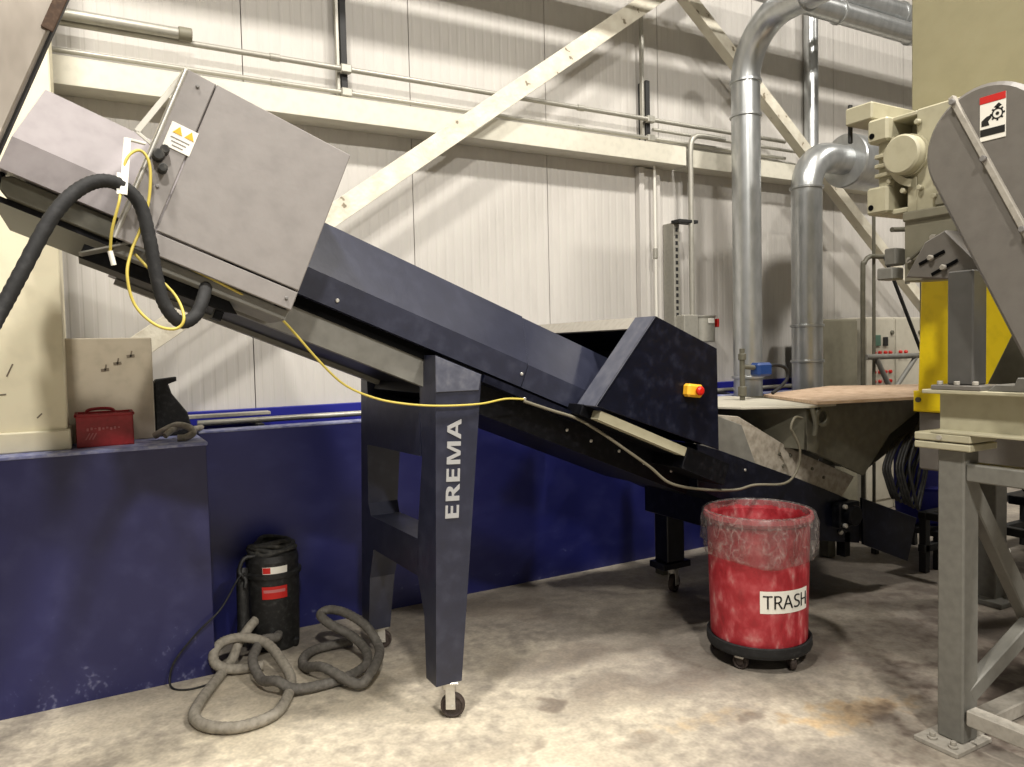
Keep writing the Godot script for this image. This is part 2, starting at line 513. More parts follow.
# ------------------------------------------------------------------ the hall
func floor_texture() -> ImageTexture:
	# 10 m x 6 m of dusty, stained concrete; x from -1.5 to 8.5, z from -5 to 1
	var w := 1400
	var h := 840
	var pics := []
	for a in [[11, 0.004, 4], [12, 0.016, 5], [13, 0.08, 4], [14, 0.35, 2], [15, 0.009, 4]]:
		var f := FastNoiseLite.new()
		f.seed = a[0]
		f.frequency = a[1]
		f.fractal_octaves = a[2]
		var im: Image = f.get_image(w, h, false, false, false)
		im.convert(Image.FORMAT_L8)
		pics.append(im.get_data())
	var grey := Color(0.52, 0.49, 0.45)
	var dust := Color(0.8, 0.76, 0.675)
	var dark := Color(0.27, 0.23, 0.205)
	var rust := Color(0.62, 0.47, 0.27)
	# patches of spilt dust, dark marks and rust: centre x, centre z, radius x, radius z, what, strength
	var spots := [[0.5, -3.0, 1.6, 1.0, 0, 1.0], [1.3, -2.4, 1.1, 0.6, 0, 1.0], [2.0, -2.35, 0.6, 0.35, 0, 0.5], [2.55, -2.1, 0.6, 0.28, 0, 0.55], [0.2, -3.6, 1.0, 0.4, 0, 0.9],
		[2.8, -2.0, 0.3, 0.1, 2, 0.55], [2.2, -2.28, 0.3, 0.08, 2, 0.3],
		[1.64, -2.74, 0.12, 0.06, 1, 0.85], [1.8, -2.26, 0.1, 0.06, 1, 0.6], [1.1, -2.55, 0.5, 0.12, 1, 0.3], [2.5, -2.7, 0.9, 0.2, 1, 0.4], [2.0, -3.1, 0.5, 0.1, 1, 0.35], [3.2, -2.9, 0.7, 0.12, 1, 0.4], [3.3, -2.5, 0.6, 0.22, 1, 0.55], [2.0, -2.75, 0.2, 0.06, 1, 0.5], [4.2, -3.2, 1.4, 0.5, 1, 0.45], [4.6, -2.3, 1.3, 0.5, 1, 0.6], [3.6, -1.7, 0.8, 0.5, 1, 0.8], [2.35, -2.2, 0.22, 0.06, 1, 0.6], [1.45, -2.45, 0.1, 0.05, 1, 0.7]]
	var out := PackedByteArray()
	out.resize(w * h * 3)
	for y in h:
		var z := -5.0 + 6.0 * y / h
		for x in w:
			var i := y * w + x
			var px := -1.5 + 10.0 * x / w
			var n0: float = pics[0][i] / 255.0
			var n1: float = pics[1][i] / 255.0
			var n2: float = pics[2][i] / 255.0
			var n3: float = pics[3][i] / 255.0
			var n4: float = pics[4][i] / 255.0
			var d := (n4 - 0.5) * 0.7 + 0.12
			var k := 0.0
			var r := 0.0
			for s in spots:
				var e: float = pow((px + (n4 - 0.5) * 0.5 + (n1 - 0.5) * 0.3 - s[0]) / s[2], 2) + pow((z + (n0 - 0.5) * 0.4 + (n1 - 0.5) * 0.25 - s[1]) / s[3], 2)
				if e < 2.2:
					var q: float = clampf((1.15 - e + (n1 - 0.5) * 2.6 + (n2 - 0.5) * 1.8) * 0.9, 0.0, 1.0) * s[5]
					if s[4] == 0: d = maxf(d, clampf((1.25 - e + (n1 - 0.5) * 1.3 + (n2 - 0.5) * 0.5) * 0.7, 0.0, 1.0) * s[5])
					elif s[4] == 1: k = maxf(k, q)
					else: r = maxf(r, q)
			k = maxf(k, clampf((n0 - 0.56) * 1.6 + (n1 - 0.56) * 1.5 + (n2 - 0.5) * 0.7, 0.0, 0.34))
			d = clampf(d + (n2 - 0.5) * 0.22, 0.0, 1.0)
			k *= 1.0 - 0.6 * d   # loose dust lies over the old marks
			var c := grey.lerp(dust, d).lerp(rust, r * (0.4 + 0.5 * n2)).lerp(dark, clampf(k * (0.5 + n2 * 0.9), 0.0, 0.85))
			var g := 1.0 + (n2 - 0.5) * 0.16 + (n3 - 0.5) * 0.2
			out[i * 3] = clampi(int(c.r * g * 255.0), 0, 255)
			out[i * 3 + 1] = clampi(int(c.g * g * 255.0), 0, 255)
			out[i * 3 + 2] = clampi(int(c.b * g * 255.0), 0, 255)
	return ImageTexture.create_from_image(Image.create_from_data(w, h, false, Image.FORMAT_RGB8, out))

func room() -> void:
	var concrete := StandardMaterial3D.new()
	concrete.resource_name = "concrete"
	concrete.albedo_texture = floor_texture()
	concrete.roughness = 0.62
	concrete.normal_enabled = true
	concrete.normal_texture = grain
	concrete.normal_scale = 0.25
	var s := Shape.new()
	# sheets of the floor plate, the middle one under the scene
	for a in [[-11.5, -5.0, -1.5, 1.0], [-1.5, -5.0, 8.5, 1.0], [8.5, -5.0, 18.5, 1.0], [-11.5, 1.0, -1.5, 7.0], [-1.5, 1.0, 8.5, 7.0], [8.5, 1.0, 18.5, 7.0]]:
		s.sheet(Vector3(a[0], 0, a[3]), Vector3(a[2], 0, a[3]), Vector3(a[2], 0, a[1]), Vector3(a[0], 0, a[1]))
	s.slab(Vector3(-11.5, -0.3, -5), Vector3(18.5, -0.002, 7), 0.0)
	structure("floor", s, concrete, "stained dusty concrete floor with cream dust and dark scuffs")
	s = Shape.new()
	s.slab(Vector3(-8, 7.6, -5.2), Vector3(13, 7.9, 7))
	structure("ceiling", s, M.ceiling_white, "white hall ceiling")
	s = Shape.new()
	s.slab(Vector3(-8, 0, -5.1), Vector3(13, 7.6, -4.79), 0.0)
	var wall := structure("wall_back", s, M.wall_core, "white ribbed insulated panel wall behind the conveyor")
	# ribbed wall panels: one outline swept upwards, one mesh shared by all
	var pw := 1.061
	var pts := [Vector2(0, -0.04), Vector2(pw, -0.04), Vector2(pw, 0.0)]
	var ribs := 16
	for k in range(ribs - 1, -1, -1):
		var x0 := pw * (k + 0.5) / ribs
		for q in [[0.013, 0.0], [0.006, -0.0016], [-0.006, -0.0016], [-0.013, 0.0]]:
			pts.append(Vector2(x0 + q[0], q[1]))
	pts.append(Vector2(0, 0.0))
	s = Shape.new()
	s.prism(pts, 0.0, 7.6, XZ, 0.0)
	var first: MeshInstance3D
	for k in range(-8, 11):
		var p: MeshInstance3D
		if first == null:
			p = part("wall_panel", s, M.wall_white, wall)
			first = p
		else:
			p = MeshInstance3D.new()
			p.name = "wall_panel"
			p.mesh = first.mesh
			p.material_override = M.wall_white
			wall.add_child(p, true)
		p.position = Vector3(0.870 + 1.067 * k, 0, -4.75)
	for a in [["wall_left", Vector3(-8.3, 0, -5.1), Vector3(-8, 7.6, 7)], ["wall_right", Vector3(13, 0, -5.1), Vector3(13.3, 7.6, 7)], ["wall_front", Vector3(-8.3, 0, 7), Vector3(13.3, 7.6, 7.3)]]:
		s = Shape.new()
		s.slab(a[1], a[2])
		structure(a[0], s, M.ceiling_white, "plain white hall wall out of view")

func wall_fittings() -> void:
	# horizontal girts: web towards the hall, flanges back to the wall
	for a in [[-5.0, 4.19, 2.975, 3.115, -4.56, "long cream wall girt running behind the grey housing"], [4.22, 9.0, 2.975, 3.105, -4.58, "cream wall girt section behind the two galvanized ducts"]]:
		var t := thing("wall_girt", a[5], "girt", Vector3(a[0], a[2], a[4]), "cream wall girts")
		var s := on(t)
		s.slab(Vector3(a[0], a[2], a[4] - 0.008), Vector3(a[1], a[3], a[4]), 0.003)
		part("web", s, M.girt_cream, t)
		for y in [a[2], a[3]]:
			s = on(t)
			s.slab(Vector3(a[0], y - 0.004, -4.748), Vector3(a[1], y + 0.004, a[4]), 0.002)
			part("flange", s, M.girt_cream, t)
	# diagonal braces of the bay
	for a in [[Vector3(-0.05, 1.41, -4.46), Vector3(4.3, 4.515, -4.46), 0.125, "long chipped white diagonal brace behind the grey housing"], [Vector3(4.13, 4.283, -4.475), Vector3(7.4, 1.76, -4.475), 0.095, "grey white diagonal brace behind the galvanized ducts"]]:
		var t := thing("diagonal_brace", a[3], "brace", a[0], "diagonal wall braces")
		var s := on(t)
		s.bar(a[0], a[1], a[2], 0.01, Vector3(0, 0, 1), 0.002)
		part("flat_leg", s, M.brace_paint, t)
		s = on(t)
		var dir: Vector3 = (a[1] - a[0]).normalized()
		var off: Vector3 = dir.cross(Vector3(0, 0, 1)) * (a[2] / 2.0 - 0.005)
		if off.y > 0: off = -off
		s.bar(a[0] + off + Vector3(0, 0, -0.045), a[1] + off + Vector3(0, 0, -0.045), 0.01, 0.085, Vector3(0, 0, 1), 0.002)
		part("angle_leg", s, M.brace_paint, t)
	# conduits
	var runs := [[Vector3(-5, 3.313, -4.63), Vector3(5.4, 3.313, -4.63), 0.017, "upper of the long grey conduits along the wall"], [Vector3(-5, 3.168, -4.63), Vector3(5.4, 3.168, -4.63), 0.014, "lower of the long grey conduits along the wall"],
		[Vector3(3.9, 3.235, -4.62), Vector3(5.6, 3.235, -4.62), 0.013, "short grey conduit between the two long ones, right of the strut"], [Vector3(4.35, 3.14, -4.66), Vector3(5.6, 3.14, -4.66), 0.012, "lowest thin conduit just above the right girt"]]
	for a in runs:
		var t := thing("conduit", a[3], "conduit", a[0], "conduits along the rear wall")
		var s := on(t)
		s.rod(a[0], a[1], a[2], 12)
		part("pipe", s, M.conduit_grey, t)
		for x in [1.0, 3.2, 4.9]:
			if x > a[0].x:
				s = on(t)
				s.rod(Vector3(x, a[0].y, a[0].z), Vector3(x + 0.06, a[0].y, a[0].z), a[2] + 0.005, 12, 0.002)
				part("coupling", s, M.conduit_grey, t)
	var t := thing("conduit_sleeve", "thick grey sleeve pipe ending left of the vertical wall seam", "pipe", Vector3(-5, 3.33, -4.58))
	var s := on(t)
	s.rod(Vector3(-5, 3.338, -4.578), Vector3(0.53, 3.338, -4.578), 0.03, 16)
	part("pipe", s, M.conduit_grey, t)
	s = on(t)
	s.rod(Vector3(0.5, 3.338, -4.578), Vector3(0.57, 3.338, -4.578), 0.038, 16, 0.004)
	part("end_collar", s, M.cabinet_olive, t)
	# black struts that carry the conduits
	for a in [[1.445, 3.1, 3.98, "black vertical strut holding conduits above the grey housing"], [3.87, 3.02, 3.62, "short black vertical strut holding conduits near the wall column"]]:
		t = thing("conduit_strut", a[3], "strut", Vector3(a[0], a[1], -4.66), "black conduit struts")
		s = on(t)
		s.slab(Vector3(a[0] - 0.006, a[1], -4.748), Vector3(a[0] + 0.034, a[2], -4.65), 0.003)
		part("channel", s, M.strut_black, t)
		s = on(t)
		s.slab(Vector3(a[0] - 0.03, a[1] - 0.02, -4.70), Vector3(a[0] - 0.008, a[2] + 0.6, -4.665), 0.003)
		part("side_rail", s, M.conduit_grey, t)
		for y in [3.313, 3.168]:
			s = on(t)
			s.slab(Vector3(a[0] - 0.02, y - 0.026, -4.65), Vector3(a[0] + 0.05, y + 0.026, -4.606), 0.006)
			part("pipe_clamp", s, M.conduit_grey, t)
	# wall column and slim conduit at the bay line
	t = thing("wall_column", "pale ribbed vertical post against the wall left of the conduit drop", "column", Vector3(3.83, 0, -4.7))
	for a in [[3.82, 3.87, -4.69], [3.87, 3.99, -4.72], [3.99, 4.03, -4.69]]:
		s = on(t)
		s.slab(Vector3(a[0], 0, -4.748), Vector3(a[1], 2.96, a[2]), 0.004)
		part("column_face", s, M.wall_white, t)
	s = on(t)
	s.rod(Vector3(3.94, 1.0, -4.655), Vector3(3.94, 2.97, -4.655), 0.012, 10)
	part("slim_conduit", s, M.strap_white, t)
	s = on(t)
	s.rod(Vector3(3.94, 2.24, -4.655), Vector3(3.94, 2.32, -4.655), 0.02, 10, 0.003)
	part("coupling", s, M.conduit_grey, t)
	# conduit drop with disconnect box
	t = thing("conduit_drop", "grey conduit bending down the wall to a small disconnect box", "conduit", Vector3(4.24, 1.55, -4.55))
	s = on(t)
	s.tube([Vector3(4.6, 3.22, -4.56), Vector3(4.36, 3.222, -4.56), Vector3(4.27, 3.2, -4.56), Vector3(4.235, 3.12, -4.56), Vector3(4.232, 2.9, -4.56), Vector3(4.232, 2.4, -4.56), Vector3(4.232, 1.75, -4.56)], 0.022, 6, 12)
	part("pipe", s, M.conduit_grey, t)
	s = on(t)
	s.slab(Vector3(4.10, 1.55, -4.748), Vector3(4.16, 2.53, -4.62), 0.003)
	part("strut_channel", s, M.conduit_grey, t)
	s = on(t)
	s.slab(Vector3(4.09, 2.52, -4.64), Vector3(4.29, 2.545, -4.54), 0.003)
	part("strut_bracket", s, M.strut_black, t)
	for k in 14:
		s = on(t)
		s.slab(Vector3(4.118, 1.78 + 0.052 * k, -4.622), Vector3(4.142, 1.81 + 0.052 * k, -4.617), 0.001)
		part("slot", s, M.strut_black, t)
	t = thing("disconnect_box", "small grey electrical disconnect with red handle behind the navy hood", "electrical box", Vector3(4.3, 1.57, -4.55))
	s = on(t)
	s.slab(Vector3(4.12, 1.57, -4.745), Vector3(4.27, 1.79, -4.53), 0.006)
	part("side_box", s, M.conduit_grey, t)
	s = on(t)
	s.lathe([Vector2(0, 0), Vector2(0.1, 0), Vector2(0.105, 0.01), Vector2(0.105, 0.2), Vector2(0.115, 0.205), Vector2(0.115, 0.215), Vector2(0, 0.215)], Transform3D(Basis.IDENTITY, Vector3(4.37, 1.57, -4.6)), 20)
	part("round_body", s, M.conduit_grey, t)
	s = on(t)
	s.slab(Vector3(4.34, 1.72, -4.498), Vector3(4.40, 1.76, -4.487), 0.002)
	part("sticker", s, M.label_white, t)
	s = on(t)
	s.slab(Vector3(4.485, 1.69, -4.58), Vector3(4.51, 1.76, -4.54), 0.005)
	part("handle", s, M.button_red, t)

func scuffed_blue(base: Color, seed_: int, amount: float) -> StandardMaterial3D:
	# blue paint with rubbed patches, white splashes of dust with their own outline near the foot
	var iw := 700
	var ih := 300
	var f := FastNoiseLite.new()
	f.seed = seed_
	f.frequency = 0.02
	f.fractal_octaves = 5
	var a := f.get_image(iw, ih, false, false, false)
	a.convert(Image.FORMAT_L8)
	f.seed = seed_ + 1
	f.frequency = 0.11
	f.fractal_octaves = 4
	var b := f.get_image(iw, ih, false, false, false)
	b.convert(Image.FORMAT_L8)
	var da := a.get_data()
	var db := b.get_data()
	var out := PackedByteArray()
	out.resize(iw * ih * 3)
	var rub := base.lightened(0.06)
	var dust := Color(0.55, 0.56, 0.62)
	for y in ih:
		var foot := clampf((float(y) / ih - 0.72) / 0.28, 0.0, 1.0)
		for x in iw:
			var i := y * iw + x
			var n1 := da[i] / 255.0
			var n2 := db[i] / 255.0
			var c := base.lerp(rub, clampf((n1 - 0.45) * 2.5, 0.0, 1.0))
			var sp := clampf((n2 * 0.6 + n1 * 0.55 - 0.86 + foot * 0.22 * amount) * 7.0, 0.0, 1.0) * (0.55 if foot > 0.0 else 0.18)
			c = c.lerp(dust, sp)
			out[i * 3] = int(c.r * 255.0)
			out[i * 3 + 1] = int(c.g * 255.0)
			out[i * 3 + 2] = int(c.b * 255.0)
	var m := StandardMaterial3D.new()
	m.resource_name = "scuffed_blue_paint"
	m.albedo_texture = ImageTexture.create_from_image(Image.create_from_data(iw, ih, false, Image.FORMAT_RGB8, out))
	m.roughness = 0.42
	return m

func barriers() -> void:
	var t := thing("barrier_wall", "nearer blue painted barrier wall at the left carrying the red crate", "barrier", Vector3(-1.5, 0, -4.05), "blue barrier walls")
	var s := on(t)
	s.slab(Vector3(-4, 0, -4.74), Vector3(0.468, 1.13, -3.862), 0.004)
	part("body", s, M.blue_paint, t)
	s = on(t)
	s.sheet(Vector3(-2.0, 0.0, -3.859), Vector3(0.466, 0.0, -3.859), Vector3(0.466, 1.128, -3.859), Vector3(-2.0, 1.128, -3.859))
	part("front_face", s, scuffed_blue(Color(0.115, 0.12, 0.3), 31, 1.0), t)
	s = on(t)
	s.slab(Vector3(-4, 1.12, -4.73), Vector3(0.475, 1.14, -3.856), 0.007)
	part("top_cap", s, M.blue_worn, t, "worn pale edge of the barrier top, highlight painted in")
	t = thing("barrier_wall", "long blue painted barrier wall running behind the conveyor", "barrier", Vector3(4, 0, -4.3), "blue barrier walls")
	s = on(t)
	s.slab(Vector3(0.48, 0, -4.36), Vector3(5.2, 1.146, -4.258), 0.004)
	part("body", s, M.blue_paint, t)
	s = on(t)
	s.sheet(Vector3(0.481, 0.0, -4.255), Vector3(4.9, 0.0, -4.255), Vector3(4.9, 1.14, -4.255), Vector3(0.481, 1.14, -4.255))
	part("front_face", s, scuffed_blue(Color(0.085, 0.1, 0.33), 57, 0.5), t)
	s = on(t)
	s.slab(Vector3(0.48, 1.14, -4.362), Vector3(5.2, 1.153, -4.252), 0.006)
	part("top_cap", s, M.blue_worn, t, "worn pale edge of the barrier top, highlight painted in")
	s = Shape.new()
	s.slab(Vector3(0.48, 0, -4.748), Vector3(8.5, 1.228, -4.70), 0.004)
	structure("trim_1", s, M.fresh_blue, "blue painted board along the foot of the wall")
	t = thing("floor_pipe", "pale grey pipe lying in the gap behind the blue barrier", "pipe", Vector3(3, 1.18, -4.5))
	s = on(t)
	s.rod(Vector3(0.5, 1.178, -4.46), Vector3(5.3, 1.178, -4.46), 0.017, 12)
	part("pipe", s, M.conduit_grey, t)
	for x in [0.8, 2.6, 4.4]:
		s = on(t)
		s.slab(Vector3(x, 1.148, -4.70), Vector3(x + 0.04, 1.163, -4.36), 0.002)
		part("support", s, M.strut_black, t)
	t = thing("flat_bar", "short brownish bar beside the pale pipe behind the barrier", "bar", Vector3(0.7, 1.2, -4.6))
	s = on(t)
	s.slab(Vector3(0.46, 1.195, -4.66), Vector3(0.92, 1.215, -4.58), 0.003)
	part("bar", s, M.dust_grey, t)

# ------------------------------------------------------------------ the conveyor
func sweep(s: Shape, section: Array, s0: float, s1: float) -> void:
	# section points (z, n) across the belt, swept along the slope from s0 to s1
	s.prism(section, s0, s1, SLOPE * ZY, 0.002)

func caster(parent: Node, at: Vector3, r: float, h: float, turn: float) -> void:
	var bs := Basis(Vector3.UP, turn)
	var s := on(parent)
	s.box(at + Vector3(0, h - 0.006, 0), Vector3(0.1, 0.012, 0.08), bs, 0.003)
	s.rod(at + Vector3(0, h - 0.035, 0), at + Vector3(0, h - 0.01, 0), 0.026, 14)
	for k in [-1.0, 1.0]:
		s.box(at + bs * Vector3(0.012, (h - 0.03 + r) / 2.0 + 0.005, k * 0.024), Vector3(0.04, h - 0.03 - r + 0.03, 0.005), bs, 0.002)
	s.rod(at + bs * Vector3(0.02, r, -0.032), at + bs * Vector3(0.02, r, 0.032), 0.008, 8)
	part("caster_fork", s, M.zinc, parent)
	s = on(parent)
	var c := at + bs * Vector3(0.02, r, 0)
	s.lathe([Vector2(0, -0.018), Vector2(r * 0.45, -0.018), Vector2(r * 0.5, -0.012), Vector2(r * 0.72, -0.012), Vector2(r * 0.8, -0.018), Vector2(r * 0.95, -0.016), Vector2(r, -0.008), Vector2(r, 0.008), Vector2(r * 0.95, 0.016), Vector2(r * 0.8, 0.018), Vector2(r * 0.72, 0.012), Vector2(r * 0.5, 0.012), Vector2(r * 0.45, 0.018), Vector2(0, 0.018)], Transform3D(bs * Basis(Vector3.RIGHT, PI / 2), c), 24)
	part("caster_wheel", s, M.wheel_brown, parent)

func conveyor() -> void:
	var t := thing("belt_conveyor", "dark navy inclined belt conveyor on caster stands rising to the left", "conveyor", Vector3(1.3, 0, -3.3))
	var zc := -3.3
	# --- covers
	var hood_section := [Vector2(-2.9, 0.03), Vector2(-2.9, 0.14), Vector2(-3.1, 0.38), Vector2(-3.5, 0.38), Vector2(-3.7, 0.14), Vector2(-3.7, 0.03)]
	var s := on(t)
	sweep(s, hood_section, -1.67, -0.95)
	part("discharge_cover", s, M.lilac_grey, t, "lilac grey cover over the discharge end")
	s = on(t)
	sweep(s, hood_section, -0.95, 0.388)
	part("belt_cover", s, M.navy, t)
	s = on(t)
	sweep(s, [Vector2(-2.903, 0.03), Vector2(-2.903, 0.137), Vector2(-3.102, 0.376), Vector2(-3.5, 0.376), Vector2(-3.697, 0.137), Vector2(-3.697, 0.03)], 0.392, 1.0)
	part("belt_cover", s, M.navy, t)
	# --- belt and frame under the covers
	s = on(t)
	sweep(s, [Vector2(-2.98, -0.03), Vector2(-2.98, 0.03), Vector2(-3.62, 0.03), Vector2(-3.62, -0.03)], -1.6, 3.0)
	part("belt", s, M.belt_black, t)
	s = on(t)
	s.prism([Vector2(-1.63, 0.026), Vector2(-1.655, 0.01), Vector2(-1.645, -0.03), Vector2(-1.62, -0.046), Vector2(-1.3, -0.046), Vector2(-1.3, 0.026)], -2.97, -2.93, SLOPE, 0.004)
	part("end_panel", s, M.olive_steel, t)
	s = on(t)
	sweep(s, [Vector2(-2.95, -0.066), Vector2(-2.95, -0.047), Vector2(-3.65, -0.047), Vector2(-3.65, -0.066)], -1.665, -1.2)
	sweep(s, [Vector2(-2.96, -0.05), Vector2(-2.96, 0.03), Vector2(-3.0, 0.03), Vector2(-3.0, -0.05)], -1.68, -1.655)
	part("end_lip", s, M.black_steel, t)
	s = on(t)
	sweep(s, [Vector2(-2.95, -0.122), Vector2(-2.95, -0.005), Vector2(-3.0, -0.005), Vector2(-3.0, -0.122)], -1.25, 0.0)
	part("side_beam", s, M.beam_grey, t, "plain grey side beam under the cover")
	s = on(t)
	sweep(s, [Vector2(-3.6, -0.122), Vector2(-3.6, -0.005), Vector2(-3.65, -0.005), Vector2(-3.65, -0.122)], -1.25, 0.0)
	part("side_beam", s, M.beam_grey, t, "plain grey side beam under the cover")
	s = on(t)
	sweep(s, [Vector2(-3.0, -0.1), Vector2(-3.0, -0.085), Vector2(-3.6, -0.085), Vector2(-3.6, -0.1)], -1.25, 0.0)
	part("return_tray", s, M.black_steel, t)
	s = on(t)
	sweep(s, [Vector2(-2.94, -0.015), Vector2(-2.94, 0.03), Vector2(-2.99, 0.03), Vector2(-2.99, -0.015)], -1.25, 0.0)
	part("gap_shade", s, M.belt_black, t)  # black strip drawn where only the shaded gap lies under the cover
	s = on(t)
	sweep(s, [Vector2(-2.945, -0.145), Vector2(-2.945, 0.03), Vector2(-3.655, 0.03), Vector2(-3.655, -0.145)], 0.0, 1.55)
	part("lower_frame", s, M.black_steel, t)
	s = on(t)
	sweep(s, [Vector2(-2.86, -0.02), Vector2(-2.86, 0.012), Vector2(-2.95, 0.012), Vector2(-2.95, -0.02)], 0.18, 0.74)
	part("frame_rail", s, M.navy_dark, t)
	# bolts along the frame
	for p in [Vector3(1.663, 1.328, -2.861), Vector3(1.675, 1.438, -2.901), Vector3(2.075, 1.101, -2.944), Vector3(2.241, 1.038, -2.944), Vector3(2.395, 0.964, -2.944), Vector3(2.571, 0.906, -2.944), Vector3(1.938, 1.164, -2.944), Vector3(3.03, 0.874, -2.879), Vector3(0.85, 1.755, -2.899)]:
		s = on(t)
		s.rod(p, p + Vector3(0, 0, 0.008), 0.008, 8, 0.002)
		part("bolt", s, M.zinc, t)
	# --- transfer hood: near and far side sheets, top, open slanting front with flanges
	var side := [Vector2(1.936, 1.29), Vector2(2.282, 1.687), Vector2(2.663, 1.529), Vector2(2.669, 1.032)]
	s = on(t)
	s.prism(side, -2.712, -2.7, Transform3D.IDENTITY, 0.002)
	part("hood_side", s, M.navy_dark, t)
	s = on(t)
	s.prism(side, -3.9, -3.888, Transform3D.IDENTITY, 0.002)
	part("hood_side", s, M.navy_dark, t)
	s = on(t)
	s.prism([Vector2(2.282, 1.687), Vector2(2.278, 1.678), Vector2(2.66, 1.519), Vector2(2.663, 1.529)], -3.888, -2.712, Transform3D.IDENTITY, 0.001)
	s.prism([Vector2(2.663, 1.529), Vector2(2.655, 1.525), Vector2(2.655, 1.05), Vector2(2.669, 1.05)], -3.888, -2.712, Transform3D.IDENTITY, 0.001)
	part("hood_top", s, M.navy_dark, t)
	s = on(t)
	s.prism([Vector2(1.936, 1.29), Vector2(2.282, 1.687), Vector2(2.29, 1.681), Vector2(1.944, 1.284)], -2.85, -2.7, Transform3D.IDENTITY, 0.001)
	part("hood_flange", s, M.navy_dusty, t, "lighter front flange of the hood")
	s = on(t)
	s.prism([Vector2(2.235, 1.633), Vector2(2.282, 1.687), Vector2(2.29, 1.681), Vector2(2.243, 1.627)], -3.9, -2.85, Transform3D.IDENTITY, 0.001)  # face turned up to the lamps: that brightness is put into the material
	part("hood_flange", s, M.dust_grey, t, "pale upper flange of the hood opening with its lit tone painted in")
	s = on(t)
	sweep(s, [Vector2(-2.72, 0.0), Vector2(-2.72, 0.042), Vector2(-2.78, 0.042), Vector2(-2.78, 0.0)], 0.715, 1.262)
	part("skirt_bar", s, M.cream_steel, t, "pale beige bar under the hood")
	s = on(t)
	sweep(s, [Vector2(-2.72, -0.06), Vector2(-2.72, 0.05), Vector2(-2.95, 0.05), Vector2(-2.95, -0.06)], 1.265, 1.56)
	sweep(s, [Vector2(-2.79, 0.0), Vector2(-2.79, 0.05), Vector2(-2.95, 0.05), Vector2(-2.95, 0.0)], 0.66, 1.27)
	part("skirt_block", s, M.black_steel, t)
	# emergency stop
	s = on(t)
	s.box(Vector3(2.485, 1.333, -2.68), Vector3(0.095, 0.062, 0.05), Basis(Vector3.BACK, -0.12), 0.012)
	var es := part("stop_button_box", s, M.estop_yellow, t, "yellow emergency stop box")
	s = on(es)
	s.lathe([Vector2(0, 0.03), Vector2(0.014, 0.029), Vector2(0.022, 0.022), Vector2(0.022, 0.012), Vector2(0.013, 0.01), Vector2(0.013, 0.0)], Transform3D(Basis(Vector3.RIGHT, PI / 2), Vector3(2.493, 1.333, -2.656)), 18)
	part("push_button", s, M.button_red, es)
	# --- lower trough down to the tail
	s = on(t)
	s.prism([Vector2(2.695, 1.041), Vector2(2.846, 0.997), Vector2(3.452, 0.782), Vector2(3.759, 0.665), Vector2(3.985, 0.573), Vector2(3.985, 0.336), Vector2(3.537, 0.419), Vector2(2.695, 0.809)], -3.75, -2.88, Transform3D.IDENTITY, 0.003)
	part("trough", s, M.navy_dark, t)
	for z in [-2.88, -3.76]:
		s = on(t)
		s.prism([Vector2(3.985, 0.613), Vector2(4.522, 0.421), Vector2(4.429, 0.159), Vector2(3.998, 0.328)], z, z + 0.02, Transform3D.IDENTITY, 0.003)
		part("tail_side_plate", s, M.navy_dark, t)
	s = on(t)
	s.rod(Vector3(4.29, 0.37, -3.73), Vector3(4.29, 0.37, -2.89), 0.11, 20)
	part("tail_roller", s, M.black_rubber, t)
	s = on(t)
	s.rod(Vector3(3.82, 0.54, -2.90), Vector3(3.82, 0.54, -2.78), 0.06, 18, 0.006)
	s.slab(Vector3(3.73, 0.47, -2.88), Vector3(3.91, 0.61, -2.82), 0.006)
	part("gear_motor", s, M.black_steel, t)
	for p in [Vector3(3.76, 0.595, -2.82), Vector3(3.76, 0.485, -2.82), Vector3(3.80, 0.43, -2.88)]:
		s = on(t)
		s.rod(p, p + Vector3(0, 0, 0.02), 0.014, 8, 0.003)
		part("bolt", s, M.zinc, t)
	s = on(t)
	s.slab(Vector3(3.85, 0.27, -2.94), Vector3(3.90, 0.42, -2.88), 0.003)
	part("tail_foot", s, M.black_steel, t)
	# --- main stand: sheet metal H frame leaning with the belt
	stand(t)
	rear_stand(t)
	housing(t)

